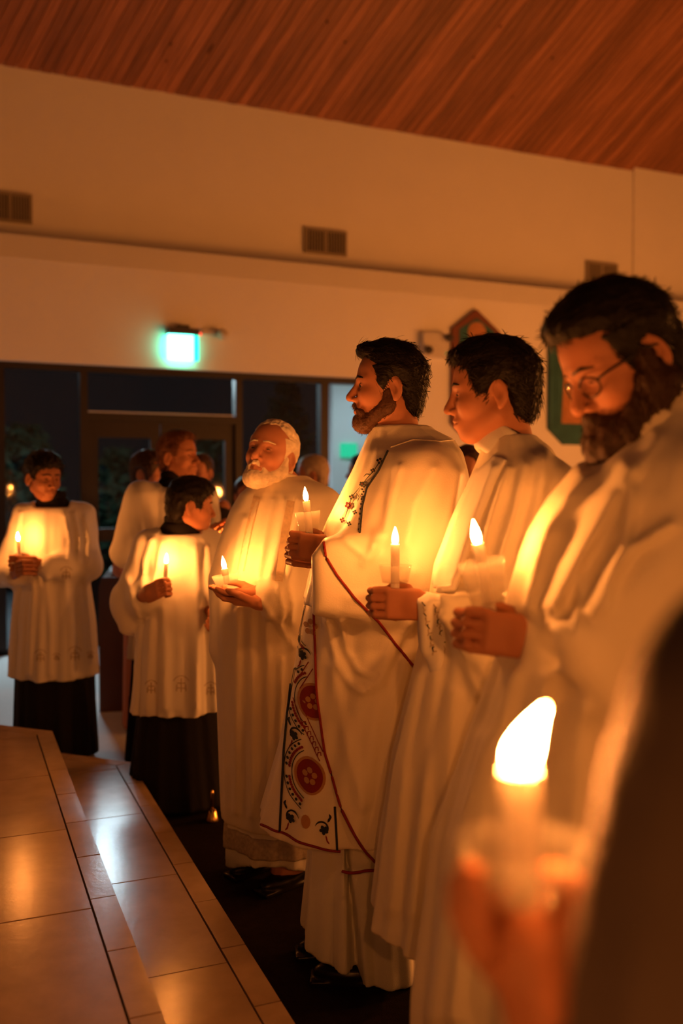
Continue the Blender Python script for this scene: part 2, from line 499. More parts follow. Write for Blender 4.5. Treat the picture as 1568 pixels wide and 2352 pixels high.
def shrub(px, Y, w, h, seed, label):
    rnd = random.Random(seed)
    b = P(px, 1115, Y); b.z = 0
    r = empty('shrub', b); tag(r, label, 'shrub', 'shrubs in the dark beyond the glass')
    v, f = [], []
    for k in range(900):
        a = rnd.uniform(0, 6.283); zz = rnd.uniform(0.08, 1); rr = math.sqrt(rnd.uniform(0, 1)) * w * math.sin(math.pi * (0.12 + 0.8 * zz)) ** 0.7
        c = Vector((rr * math.cos(a), rr * math.sin(a), zz * h))
        d = Vector((rnd.uniform(-1, 1), rnd.uniform(-1, 1), rnd.uniform(-0.4, 1))).normalized() * rnd.uniform(0.07, 0.14)
        s_ = d.cross(Vector((rnd.uniform(-1, 1), rnd.uniform(-1, 1), rnd.uniform(-1, 1)))).normalized() * 0.03
        n = len(v)
        v += [c - d, c + s_, c + d, c - s_]
        f.append((n, n + 1, n + 2, n + 3))
    o = mesh_obj('foliage', v, f, M['shrub'], r); o['kind'] = 'stuff'
    tv, tf = tube([(0, 0, 0), (0.02, 0, h * 0.3), (0, 0.02, h * 0.6)], lambda s: 0.035 * (1 - 0.6 * s), 7)
    mesh_obj('stem', tv, tf, M['pew'], r)
for px, Y, w, h, sd, lb in ((60, 12.2, 0.5, 2.2, 1, 'dark leafy shrub outside behind the left pane'), (270, 12.8, 0.42, 1.9, 2, 'dark leafy shrub outside behind the left door leaf'),
                            (475, 13.2, 0.42, 2.3, 3, 'dark leafy shrub outside behind the right door leaf'), (660, 13.6, 0.42, 2.9, 4, 'tall dark leafy shrub outside behind the pane beside the doors')):
    shrub(px, Y, w, h, sd, lb)

# ------------------------------------------------------------------ wall fittings
def vent(px0, px1, py0, py1, label):
    a, b = wt(px0, -0.35), wt(px1, -0.35)
    pm = (px0 + px1) / 2
    # these sit on the set-back upper wall
    z0, z1 = wz(pm, py1, -0.35), wz(pm, py0, -0.35)
    r = empty('wall_vent', WP((a + b) / 2, -0.2, z0)); r.matrix_world = Matrix.Identity(4)
    tag(r, label, 'vent', 'air vents on the upper wall')
    o0 = -0.36
    fw = 0.022
    wbox('backing', a, b, o0, o0 + 0.006, z0, z1, M['dark_plastic'], r)
    wbox('frame', a, b, o0 + 0.006, o0 + 0.03, z0, z0 + fw, M['vent'], r); wbox('frame', a, b, o0 + 0.006, o0 + 0.03, z1 - fw, z1, M['vent'], r)
    wbox('frame', a, a + fw, o0 + 0.006, o0 + 0.03, z0 + fw, z1 - fw, M['vent'], r); wbox('frame', b - fw, b, o0 + 0.006, o0 + 0.03, z0 + fw, z1 - fw, M['vent'], r)
    m_ = (a + b) / 2
    wbox('divider', m_ - 0.012, m_ + 0.012, o0 + 0.006, o0 + 0.028, z0 + fw, z1 - fw, M['vent'], r)
    for k in range(14):
        x = a + fw + (b - a - 2 * fw) * (k + 0.5) / 14
        wbox('slat', x - 0.006, x + 0.006, o0 + 0.006, o0 + 0.024, z0 + fw, z1 - fw, M['vent'], r)
vent(-22, 80, 442, 510, 'air vent at the far left of the upper wall')
vent(698, 795, 527, 585, 'middle air vent on the upper wall above the priest')
vent(1340, 1412, 603, 652, 'air vent partly behind the dark haired bearded man')

# exit sign on the lower wall
es = empty('exit_sign', (0, 0, 0)); tag(es, 'glowing green exit sign above the glass doors', 'sign')
a, b = wt(384), wt(453)
z0, z1 = wz(418, 829), wz(418, 757)
wbox('housing', a, b, 0.0, 0.10, z1 - 0.055, z1, M['dark_plastic'], es)
wbox('mount', (a + b) / 2 - 0.05, (a + b) / 2 + 0.05, 0.02, 0.08, z1, z1 + 0.03, M['dark_plastic'], es)
wbox('lit_panel', a, b - 0.045, 0.03, 0.07, z0, z1 - 0.056, M['exit_green'], es)
wbox('lit_edge', b - 0.035, b, 0.025, 0.075, z0, z1 - 0.056, M['exit_edge'], es)
wbox('indicator', b + 0.002, b + 0.022, 0.05, 0.08, z1 - 0.05, z1 - 0.03, M['red_led'], es)
# twin emergency lamps beside it
ea = empty('emergency_lamp', (0, 0, 0)); tag(ea, 'small pale emergency lamp arm beside the green exit sign', 'lamp')
a, b = wt(462), wt(512); zc = wz(487, 766)
wbox('arm', a, b, 0.0, 0.05, zc - 0.02, zc + 0.02, M['plastic'], ea)
hv, hf = lathe([(0.02, -0.03), (0.045, -0.01), (0.05, 0.03), (0.03, 0.05)], 16)
hd = mesh_obj('lamp_head', hv, hf, M['plastic'], ea); hd.location = WP(b - 0.02, 0.07, zc - 0.02); hd.rotation_euler = (1.2, 0, 0.4)
# emergency light box
eb = empty('emergency_light_box', (0, 0, 0)); tag(eb, 'pale emergency light box with two lamp heads left of the pointed icon', 'light')
a, b = wt(962), wt(1018); z0, z1 = wz(990, 822), wz(990, 768)
wbox('case', a, b, 0.0, 0.09, z0, z1, M['plastic'], eb)
for tx, zz in ((a + 0.03, z0 + 0.05), (b - 0.015, z1 - 0.05)):
    hd = mesh_obj('lamp_head', hv, hf, M['dark_plastic'], eb); hd.location = WP(tx, 0.13, zz); hd.rotation_euler = (1.3, 0, 0.4); hd.scale = (0.8, 0.8, 0.8)
wbox('green_indicator', b - 0.03, b - 0.015, 0.09, 0.095, z0 + 0.03, z0 + 0.045, M['green_led'], eb)

# pointed icons
def icon(pxl, pxr, pytop, pybot, label, frame='icon_wood'):
    a, b = wt(pxl), wt(pxr); pm = (pxl + pxr) / 2
    zt_, zb_ = wz(pm, pytop), wz(pm, pybot)
    w = b - a; m_ = (a + b) / 2
    sh = w * 0.38
    r = empty('icon', (0, 0, 0)); tag(r, label, 'icon', 'pointed icons on the wall')
    def outline(i_):
        return [(a + i_, zb_ + sh * 0.7), (m_ - w * 0.18, zb_ + i_), (m_ + w * 0.18, zb_ + i_), (b - i_, zb_ + sh * 0.7), (b - i_, zt_ - sh), (m_, zt_ - i_ * 1.2), (a + i_, zt_ - sh)]
    for nm, ins, lo, hi, mm in (('frame', 0.0, 0.0, 0.05, M[frame]), ('panel', 0.075, 0.05, 0.056, M['icon_teal'])):
        v, f = prism(outline(ins), lo, hi, lambda x, z, c: WP(x, c, z))
        mesh_obj(nm, v, f, mm, r)
    # painted figure: halo and robe as slightly raised panels
    cz = zt_ - sh - 0.02
    fig = [(m_ + 0.09 * w / 0.47 * math.cos(q), cz + 0.10 * math.sin(q)) for q in np.linspace(0, 2 * math.pi, 18)[:-1]]
    v, f = prism(fig, 0.056, 0.060, lambda x, z, c: WP(x, c, z)); mesh_obj('painted_halo', v, f, M['icon_ochre'], r)
    rb = [(m_ - 0.26 * w, zb_ + 0.22), (m_ + 0.26 * w, zb_ + 0.22), (m_ + 0.20 * w, cz - 0.18), (m_ + 0.07 * w, cz - 0.09), (m_ - 0.07 * w, cz - 0.09), (m_ - 0.20 * w, cz - 0.18)]
    v, f = prism(rb, 0.056, 0.059, lambda x, z, c: WP(x, c, z)); mesh_obj('painted_robe', v, f, M['icon_ochre'], r)
icon(1032, 1140, 712, 1010, 'dark framed pointed icon behind the short haired young cleric')
icon(1254, 1362, 735, 1022, 'teal pointed icon mostly hidden by the bearded man with glasses', 'icon_teal')

# ------------------------------------------------------------------ chancel steps of stone tiles
ED = Vector((0.38, -0.925, 0)).normalized()          # along the step, towards the camera
EN = Vector((0.925, 0.38, 0)).normalized()           # out from the step
CH = Vector((-0.927, 0.374, 0)).normalized()         # chamfered far end
S1 = P(300, 1755, 4.23); S1.z = 0
S2 = P(120, 1683, 4.20); S2.z = 0
NOSE, TL = 0.07, 0.61
def line_x(p, d, q, e):                               # intersection of p+sd and q+te
    den = d.x * e.y - d.y * e.x
    s = ((q.x - p.x) * e.y - (q.y - p.y) * e.x) / den
    return p + d * s
def step(name, corner, z0, z1, label, depth_far, seam_ref, field_w):
    r = empty(name, (corner.x, corner.y, z0)); r.matrix_world = Matrix.Identity(4)
    tag(r, label, kind='structure')
    c = corner; near = c + ED * 5.2
    far = c + CH * depth_far
    # body (joint colour, slightly below the tiles)
    inner_n = near - EN * field_w; 
    body = [c, near, inner_n, far - ED * 0 + ED * 0]
    pts = [(c.x, c.y), (near.x, near.y), (near.x - EN.x * field_w, near.y - EN.y * field_w), (far.x - EN.x * 0.05 + ED.x * 0.3, far.y + ED.y * 0.3), (far.x, far.y)]
    pts = pts[::-1]
    v, f = prism(pts, z0, z1 - 0.006, lambda a, b, k: (a, b, k))
    mesh_obj('core', v, f, M['joint'], r)
    g = 0.003
    # nosing tiles, along ED
    s = 0.0; k = 0
    while s < 5.1:
        e = min(s + TL * 0.5, 5.15)
        a0 = c + ED * (s + (0 if s == 0 else g)); a1 = c + ED * (e - g)
        b1 = a1 - EN * (NOSE - g)
        b0 = a0 - EN * (NOSE - g)
        if s == 0:   # mitre against the far end
            b0 = line_x(c - EN * (NOSE - g), ED, c - (CH.cross(Vector((0, 0, 1)))) * 0 + (Vector((-CH.y, CH.x, 0)) * (NOSE - g)), CH)
        zz = z1 + random.uniform(-0.0008, 0.0008)
        v, f = prism([(p.x, p.y) for p in (a0, b0, b1, a1)], z1 - 0.12 if z1 > 0.2 else z1 - 0.12, zz, lambda a, b, q: (a, b, q))
        ot = mesh_obj('nosing_tile', v, f, random.choice((M['stone'], M['stone_b'])), r)
        s = e; k += 1
    # nosing along the far chamfer
    nn = Vector((-CH.y, CH.x, 0));
    if nn.dot(ED) < 0: nn = -nn
    s = 0.0
    while s < depth_far - 0.01:
        e = min(s + TL * 0.5, depth_far)
        a0 = c + CH * (s + (0 if s == 0 else g)); a1 = c + CH * (e - g)
        b0 = a0 + nn * (NOSE - g); b1 = a1 + nn * (NOSE - g)
        if s == 0:
            b0 = line_x(c - EN * (NOSE + g), ED, c + nn * (NOSE - g), CH)
        v, f = prism([(p.x, p.y) for p in (a0, a1, b1, b0)], z1 - 0.12, z1 + 0.0004, lambda a, b, q: (a, b, q))
        mesh_obj('nosing_tile', v, f, random.choice((M['stone'], M['stone_b'])), r)
        s = e
    # field tiles
    base = c - EN * (NOSE + g)
    q = -field_w + NOSE
    rows = []
    w_left = field_w - NOSE
    off = 0.0
    while off < w_left - 0.02:
        rows.append((off, min(off + TL, w_left))); off += TL
    s0 = (seam_ref - c).dot(ED)
    ks = [s0 + j * TL for j in range(-4, 9)]
    farp = c + nn * (NOSE + g)
    for (u0, u1) in rows:
        for j in range(len(ks) - 1):
            sa, sb = ks[j] + g, ks[j + 1] - g
            if sb < -1.2 or sa > 5.0: continue
            poly = [base - EN * (u0 + (g if u0 else 0)) + ED * sa, base - EN * u1 + ED * sa, base - EN * u1 + ED * sb, base - EN * (u0 + (g if u0 else 0)) + ED * sb]
            # clip by the far chamfer line
            out = []
            for m_ in range(4):
                p, n_ = poly[m_], poly[(m_ + 1) % 4]
                dp, dn = (p - farp).dot(nn), (n_ - farp).dot(nn)
                if dp >= 0: out.append(p)
                if (dp >= 0) != (dn >= 0): out.append(p + (n_ - p) * (dp / (dp - dn)))
            if len(out) < 3: continue
            zz = z1 + random.uniform(-0.001, 0.001)
            v, f = prism([(p.x, p.y) for p in out], z1 - 0.02, zz, lambda a, b, k_: (a, b, k_))
            mesh_obj('field_tile', v, f, random.choice((M['stone'], M['stone_b'])), r)
    return r
sr = P(100, 1917, 2.965); sr.z = 0
step('stone_step', S1, 0.0, 0.15, 'lower chancel step of pale stone tiles', 1.9, P(320, 2027, 2.957), 0.62)
step('stone_platform', S2, 0.15, 0.30, 'upper chancel platform of pale stone tiles', 1.9, sr, 2.6)

# pew end
pe = empty('pew', P(270, 1620, 5.8)); pe.location.z = 0; pe.rotation_euler.z = math.radians(10)
tag(pe, 'dark reddish wooden pew standing between the two altar servers', 'pew')
pr = [(0, 0), (0.46, 0), (0.46, 0.10), (0.42, 0.14), (0.42, 0.60), (0.36, 0.84), (0.02, 0.84), (0.0, 0.78)]
for yy in (0.0, 2.2):
    v, f = prism([(x - 0.11, z) for x, z in pr], yy, yy + 0.05, lambda a, b, c: (a, c, b)); mesh_obj('end_panel', v, f, M['pew'], pe)
mesh_obj('seat', boxv(-0.08, 0.32, 0.05, 2.2, 0.40, 0.44), BOXF, M['pew'], pe)
mesh_obj('backrest', boxv(-0.10, -0.06, 0.05, 2.2, 0.30, 0.82), BOXF, M['pew'], pe)

# ================================================================== distance-field modelling
def A3(p): return np.asarray(p, dtype=np.float64)
def smin(a, b, k):
    h = np.clip(0.5 + 0.5 * (b - a) / k, 0, 1)
    return b + (a - b) * h - k * h * (1 - h)
def smax(a, b, k): return -smin(-a, -b, k)
def sph(X, c, r): return np.sqrt(((X - A3(c)) ** 2).sum(1)) - r
def ell(X, c, r):
    q = (X - A3(c)) / A3(r)
    k0 = np.sqrt((q * q).sum(1)); k1 = np.sqrt(((q / A3(r)) ** 2).sum(1)) + 1e-9
    return k0 * (k0 - 1.0) / k1
def cap(X, a, b, ra, rb=None):
    a, b = A3(a), A3(b); rb = ra if rb is None else rb
    ba = b - a
    h = np.clip(((X - a) @ ba) / max(1e-12, ba @ ba), 0, 1)
    return np.sqrt(((X - a - h[:, None] * ba) ** 2).sum(1)) - (ra + (rb - ra) * h)
def chain(X, pts, r0, r1, k=0.004):
    d = None; n = len(pts) - 1
    for i in range(n):
        c = cap(X, pts[i], pts[i + 1], r0 + (r1 - r0) * i / n, r0 + (r1 - r0) * (i + 1) / n)
        d = c if d is None else smin(d, c, k)
    return d
def rbox(X, c, hs, r, R=None):
    q = X - A3(c)
    if R is not None: q = q @ R
    q = np.abs(q) - (A3(hs) - r)
    return np.sqrt((np.maximum(q, 0) ** 2).sum(1)) + np.minimum(q.max(1), 0) - r
def poly2(U, V, pts):
    """signed distance to a polygon in 2D"""
    d = np.full(len(U), 1e9); s = np.ones(len(U)); n = len(pts); j = n - 1
    for i in range(n):
        xi, yi = pts[i]; xj, yj = pts[j]
        ex, ey = xj - xi, yj - yi; wx, wy = U - xi, V - yi
        h = np.clip((wx * ex + wy * ey) / (ex * ex + ey * ey + 1e-12), 0, 1)
        d = np.minimum(d, (wx - ex * h) ** 2 + (wy - ey * h) ** 2)
        c1 = V >= yi; c2 = V < yj; c3 = ex * wy > ey * wx
        s = np.where((c1 & c2 & c3) | (~c1 & ~c2 & ~c3), -s, s)
        j = i
    return s * np.sqrt(d)
def plate(X, pts, y0, hy, rnd):
    """rounded slab: outline in the person's x,z plane, centred on y0"""
    d2 = poly2(X[:, 0], X[:, 2], pts) + rnd
    w = np.abs(X[:, 1] - y0) - hy + rnd
    return np.minimum(np.maximum(d2, w), 0) + np.sqrt(np.maximum(d2, 0) ** 2 + np.maximum(w, 0) ** 2) - rnd
_rs = np.random.RandomState(3)
_ND = _rs.normal(size=(10, 3)); _ND /= np.linalg.norm(_ND, axis=1)[:, None]; _NP = _rs.uniform(0, 6.28, 10)
def wob(X, f, seed=0):
    o = np.zeros(len(X))
    for i in range(5):
        j = (i + seed) % 10
        o += np.sin((X @ _ND[j]) * f * (1 + 0.37 * i) * 6.283 + _NP[j] + seed) / (1 + 0.4 * i)
    return o / 3.2
def foldf(u): return 0.55 * np.sin(u) + 0.32 * np.sin(2.27 * u + 1.1) + 0.28 * np.sin(0.61 * u + 0.4)
def loft(X, st, fold_n=0, fold_a=(0, 0), ph=0.0, seed=0.0, power=2.0):
    """st rows: z, x_back, x_front, y_right, y_left"""
    st = np.array(sorted(st), dtype=np.float64)
    z = X[:, 2]
    xb = np.interp(z, st[:, 0], st[:, 1]); xf = np.interp(z, st[:, 0], st[:, 2])
    yr = np.interp(z, st[:, 0], st[:, 3]); yl = np.interp(z, st[:, 0], st[:, 4])
    cx, rx = (xb + xf) / 2, np.maximum((xf - xb) / 2, 0.005)
    cy, ry = (yr + yl) / 2, np.maximum((yl - yr) / 2, 0.005)
    qx, qy = (X[:, 0] - cx) / rx, (X[:, 1] - cy) / ry
    q = (np.abs(qx) ** power + np.abs(qy) ** power) ** (1 / power)
    d = (q - 1) * np.minimum(rx, ry)
    if fold_n:
        th = np.arctan2(qy, qx)
        zz = (z - st[0, 0]) / (st[-1, 0] - st[0, 0])
        amp = fold_a[0] + (fold_a[1] - fold_a[0]) * np.clip(zz, 0, 1)
        d = d + amp * foldf(th * fold_n + ph + 0.5 * np.sin(3 * z + seed)) 
    d = np.maximum(d, np.maximum(st[0, 0] - z, z - st[-1, 0]))
    return d

def ridges(px, py, lines):
    """folds in cloth: polylines (measured in the photograph), height in metres, half width in pixels"""
    o = np.zeros(len(px))
    for pts, amp, sg in lines:
        best = np.full(len(px), 1e9)
        for (xa, ya), (xb, yb) in zip(pts[:-1], pts[1:]):
            ex, ey = xb - xa, yb - ya
            h = np.clip(((px - xa) * ex + (py - ya) * ey) / (ex * ex + ey * ey), 0, 1)
            best = np.minimum(best, (px - xa - ex * h) ** 2 + (py - ya - ey * h) ** 2)
        o += amp * np.exp(-best / (sg * sg))
    return o
def surf(f, lo, hi, h):
    """mesh the zero set of f with surface nets; f is only evaluated near the surface"""
    lo, hi = A3(lo), A3(hi)
    n = np.ceil((hi - lo) / h).astype(int) + 1
    B = 6
    nb = (n + B - 1) // B
    g = np.stack(np.meshgrid(*[np.arange(k) for k in nb], indexing='ij'), -1).reshape(-1, 3)
    cen = lo + (g * B + (B - 1) / 2) * h
    fc = f(cen)
    n2 = nb * B
    Vv = np.repeat(np.repeat(np.repeat(fc.reshape(nb), B, 0), B, 1), B, 2)
    act = np.abs(fc) < B * h * 0.87 * 1.6 + 1.5 * h
    ga = g[act]
    off = np.stack(np.meshgrid(np.arange(B), np.arange(B), np.arange(B), indexing='ij'), -1).reshape(-1, 3)
    idx = (ga[:, None, :] * B + off[None]).reshape(-1, 3)
    vals = np.empty(len(idx))
    for s in range(0, len(idx), 400000):
        vals[s:s + 400000] = f(lo + idx[s:s + 400000] * h)
    Vv[idx[:, 0], idx[:, 1], idx[:, 2]] = vals
    # outer shell is always outside
    for ax in range(3):
        sl = [slice(None)] * 3
        sl[ax] = 0; Vv[tuple(sl)] = np.maximum(Vv[tuple(sl)], h * 0.5)
        sl[ax] = -1; Vv[tuple(sl)] = np.maximum(Vv[tuple(sl)], h * 0.5)
    S = Vv < 0
    c8 = [S[i:n2[0] - 1 + i, j:n2[1] - 1 + j, k:n2[2] - 1 + k] for i in (0, 1) for j in (0, 1) for k in (0, 1)]
    cnt = sum(c.astype(np.int8) for c in c8)
    cell = np.argwhere((cnt > 0) & (cnt < 8))
    if len(cell) == 0:
        return np.zeros((0, 3)), np.zeros((0, 4), int)
    acc = np.zeros((len(cell), 3)); num = np.zeros(len(cell))
    corners = [(i, j, k) for i in (0, 1) for j in (0, 1) for k in (0, 1)]
    for a in range(8):
        for b in range(a + 1, 8):
            ca, cb = np.array(corners[a]), np.array(corners[b])
            if np.abs(ca - cb).sum() != 1: continue
            va = Vv[tuple((cell + ca).T)]; vb = Vv[tuple((cell + cb).T)]
            m = (va < 0) != (vb < 0)
            t = np.where(m, va / np.where(m, va - vb, 1), 0)
            acc += np.where(m[:, None], ca + (cb - ca) * t[:, None], 0); num += m
    vert = lo + (cell + acc / num[:, None]) * h
    vid = -np.ones(n2 - 1, dtype=np.int64)
    vid[tuple(cell.T)] = np.arange(len(cell))
    quads = []
    for ax in range(3):
        u, w = (ax + 1) % 3, (ax + 2) % 3
        s0 = [slice(None)] * 3; s1 = [slice(None)] * 3
        s0[ax] = slice(0, -1); s1[ax] = slice(1, None)
        A_, B_ = S[tuple(s0)], S[tuple(s1)]
        e = np.argwhere(A_ != B_)
        ok = (e[:, u] > 0) & (e[:, w] > 0) & (e[:, u] < n2[u] - 1) & (e[:, w] < n2[w] - 1)
        e = e[ok]
        fl_ = A_[tuple(e.T)]
        def at(du, dw):
            q = e.copy(); q[:, u] -= du; q[:, w] -= dw
            return vid[tuple(q.T)]
        q = np.stack([at(1, 1), at(0, 1), at(0, 0), at(1, 0)], 1)
        q = np.where(fl_[:, None], q, q[:, ::-1])
        quads.append(q)
    Q = np.concatenate(quads)
    Q = Q[(Q >= 0).all(1)]
    return vert, Q
def join(parts):
    Vs, Qs, o = [], [], 0
    for v, q in parts:
        Vs.append(v); Qs.append(q + o); o += len(v)
    return np.concatenate(Vs), np.concatenate(Qs)
def Rz(a): c, s = math.cos(a), math.sin(a); return np.array([[c, -s, 0], [s, c, 0], [0, 0, 1]])
def Ry(a): c, s = math.cos(a), math.sin(a); return np.array([[c, 0, s], [0, 1, 0], [-s, 0, c]])
def Rx(a): c, s = math.cos(a), math.sin(a); return np.array([[1, 0, 0], [0, c, -s], [0, s, c]])

# ------------------------------------------------------------------ head
class Head:
    """centre c in the person's frame; yaw, pitch (+ = nose up), roll in degrees; s = size"""
    def __init__(s_, c, yaw=0, pitch=0, roll=0, s=1.0, jaw=1.0, nose=1.0, cheek=1.0, chin=1.0, brow=1.0):
        s_.c = A3(c); s_.s = s
        s_.R = Rz(math.radians(yaw)) @ Ry(math.radians(-pitch)) @ Rx(math.radians(roll))
        s_.jaw, s_.nose, s_.cheek, s_.chin, s_.brow = jaw, nose, cheek, chin, brow
    def loc(s_, X): return ((X - s_.c) @ s_.R) / s_.s
    def wld(s_, p): return s_.c + s_.R @ (A3(p) * s_.s)
    def cran(s_, L, g=0.0):
        d = ell(L, (-0.012, 0, 0.042), (0.097 + g, 0.077 + g, 0.087 + g))
        return smin(d, ell(L, (0.03, 0, 0.03), (0.062 + g, 0.066 + g, 0.075 + g)), 0.03)
    def skin(s_, X):
        L = s_.loc(X).copy(); L[:, 1] = np.abs(L[:, 1])
        j, ns, ck = s_.jaw, s_.nose, s_.cheek
        d = s_.cran(L)
        d = smin(d, ell(L, (0.036, 0, -0.03), (0.056, 0.057 * ck, 0.08)), 0.03)
        d = smin(d, cap(L, (-0.012, 0.050 * j, -0.055), (0.05, 0.024 * j, -0.098), 0.020), 0.03)     # jaw
        d = smin(d, ell(L, (0.066 * s_.chin, 0, -0.098), (0.023, 0.024, 0.020)), 0.022)              # chin
        d = smin(d, cap(L, (0.084, 0.012, 0.024), (0.066, 0.046, 0.020), 0.010 * s_.brow), 0.014)     # brow
        d = smin(d, ell(L, (0.056, 0.040 * ck, -0.028), (0.028, 0.022, 0.024)), 0.02)                # cheek
        d = smax(d, -ell(L, (0.099, 0.031, 0.000), (0.019, 0.020, 0.013)), 0.010)                    # socket
        d = smin(d, ell(L, (0.0755, 0.031, 0.001), (0.013, 0.015, 0.0115)), 0.003)                   # lids
        d = smax(d, -cap(L, (0.0885, 0.018, -0.0015), (0.083, 0.043, -0.0015), 0.0013), 0.002)
        # nose
        n = cap(L, (0.088, 0, 0.014), (0.1035 + 0.012 * ns, 0, -0.030), 0.0075, 0.0115)
        n = smin(n, ell(L, (0.104 + 0.010 * ns, 0, -0.036), (0.013, 0.011, 0.0095)), 0.006)
        n = smin(n, ell(L, (0.098, 0.0135, -0.040), (0.011, 0.0075, 0.0075)), 0.006)
        d = smin(d, n, 0.010)
        d = smax(d, -ell(L, (0.103, 0.007, -0.0485), (0.006, 0.0035, 0.004)), 0.003)
        # mouth
        d = smin(d, ell(L, (0.082, 0, -0.068), (0.016, 0.030, 0.020)), 0.016)
        d = smin(d, cap(L, (0.0965, 0.006, -0.0625), (0.088, 0.022, -0.067), 0.0052, 0.003), 0.006)
        d = smin(d, cap(L, (0.0945, 0.0, -0.0755), (0.086, 0.020, -0.070), 0.0062, 0.003), 0.006)
        d = smax(d, -cap(L, (0.104, 0.0, -0.0685), (0.089, 0.025, -0.0685), 0.0016), 0.003)
        # ear
        E = L - A3((-0.018, 0.078, -0.006))
        E = E @ (Rz(math.radians(-24)) @ Ry(math.radians(12)))
        e = ell(E, (0, 0, 0), (0.019, 0.0075, 0.033))
        e = smax(e, -ell(E, (0.002, 0.0075, 0.004), (0.0115, 0.0065, 0.020)), 0.004)
        e = smin(e, ell(E, (0.006, 0.000, -0.028), (0.009, 0.006, 0.010)), 0.006)
        d = smin(d, e, 0.005)
        return d * s_.s
    def neck(s_, X, base, r=0.058):
        a = s_.wld((-0.022, 0, -0.05))
        d = cap(X, a, base, r * s_.s, r * 1.06 * s_.s)
        return d
    def mesh(s_, base, r=0.058, h=0.0028):
        f = lambda X: smin(s_.skin(X), s_.neck(X, base, r), 0.02)
        lo = s_.c - 0.165 * s_.s; hi = s_.c + 0.165 * s_.s
        lo = np.minimum(lo, A3(base) - 0.075); hi = np.maximum(hi, A3(base) + 0.075)
        return surf(f, lo, hi, h)
    def hair(s_, front=0.082, temple=0.035, side=-0.02, nape=-0.075, thick=0.012, top=0.0, fringe=0.0, seed=0, rough=0.003, slope=0.55, h=0.0028, tail=None, taper=0.03):
        """front: hairline height on the forehead; temple: x of the side hairline; side: sideburn z; nape: lowest z at the back"""
        def f(X):
            L = s_.loc(X)
            A = L.copy(); A[:, 1] = np.abs(A[:, 1])
            d = s_.cran(A, thick)
            if top: d = smin(d, ell(L, (0.015, 0, 0.095), (0.085, 0.062, 0.035 + top)), 0.03)
            if fringe: d = smin(d, ell(L, (0.075, 0.0, front + 0.012), (0.030, 0.055, 0.022 + fringe)), 0.015)
            d = smin(d, ell(L, (-0.065, 0, -0.03), (0.035 + thick, 0.062, 0.07)), 0.03) if nape < -0.03 else d
            # region: above the front hairline, or behind the temple line, ear notch, nape
            wv = 0.004 * wob(L, 22, seed + 3)
            front_r = front - slope * np.maximum(0, A[:, 1] - 0.035) - L[:, 2] + wv
            temple_r = np.maximum(L[:, 0] - temple - 0.35 * (L[:, 2] - side) * (L[:, 2] < 0.06) + wv, side - L[:, 2])
            back_r = np.maximum(L[:, 0] + 0.040 + 0.25 * np.minimum(0, L[:, 2] + 0.0), nape - L[:, 2] + wv)
            reg = smin(smin(front_r, temple_r, 0.02), back_r, 0.015)
            ear = ell(A, (-0.014, 0.078, -0.010), (0.024, 0.03, 0.034))
            reg = np.maximum(reg, -ear)
            tap = np.clip(-reg / taper, 0, 1) ** 0.6
            d = d + (thick + 0.0015) * (1 - tap) + rough * wob(L * A3((0.5, 1, 1)), 28, seed) * (0.25 + 0.75 * tap) + rough * 0.6 * wob(L * A3((0.4, 1, 1)), 60, seed + 5)
            d = smax(d, reg, 0.004)
            if tail is not None: d = smin(d, tail(L), 0.01)
            return d * s_.s
        return surf(f, s_.c - 0.19 * s_.s, s_.c + 0.19 * s_.s, h)
    def beard(s_, length=0.02, spread=0.008, side=-0.02, seed=0, rough=0.004, mouth=True, h=0.0028, point=0.0, forward=0.0, upper=-0.052):
        def f(X):
            L = s_.loc(X); A = L.copy(); A[:, 1] = np.abs(A[:, 1])
            d = cap(A, (0.004, 0.056 * s_.jaw, side), (-0.002, 0.054 * s_.jaw, -0.055), 0.014 + spread * 0.5)
            d = smin(d, cap(A, (0.0, 0.052 * s_.jaw, -0.055), (0.056, 0.026, -0.100), 0.021 + spread, 0.023 + spread), 0.02)
            d = smin(d, ell(L, (0.070 + forward, 0, -0.100 - length * 0.5), (0.030 + spread, 0.034 + spread, 0.026 + length * 0.75)), 0.02)
            if point: d = smin(d, cap(L, (0.06, 0, -0.11), (0.055 + forward, 0, -0.12 - length - point), 0.04, 0.018), 0.03)
            mo = cap(A, (0.097, 0.004, -0.056), (0.076, 0.034, -0.078), 0.0085 + spread * 0.3, 0.009)
            d = smin(d, mo, 0.008)
            d = np.maximum(d, L[:, 2] - np.where(L[:, 0] > 0.05, upper + 0.006, 0.2))
            if mouth: d = smax(d, -ell(L, (0.103, 0, -0.0725), (0.018, 0.022, 0.0075)), 0.004)
            cheek_cut = ell(A, (0.085, 0.045, -0.035), (0.05, 0.035, 0.032))
            d = smax(d, -cheek_cut, 0.006)
            d = d + rough * wob(L * A3((1, 1, 0.45)), 30, seed) + rough * 0.5 * wob(L * A3((1, 1, 0.4)), 65, seed + 4)
            return d * s_.s
        return surf(f, s_.c - A3((0.2, 0.2, 0.26)) * s_.s, s_.c + 0.19 * s_.s, h)

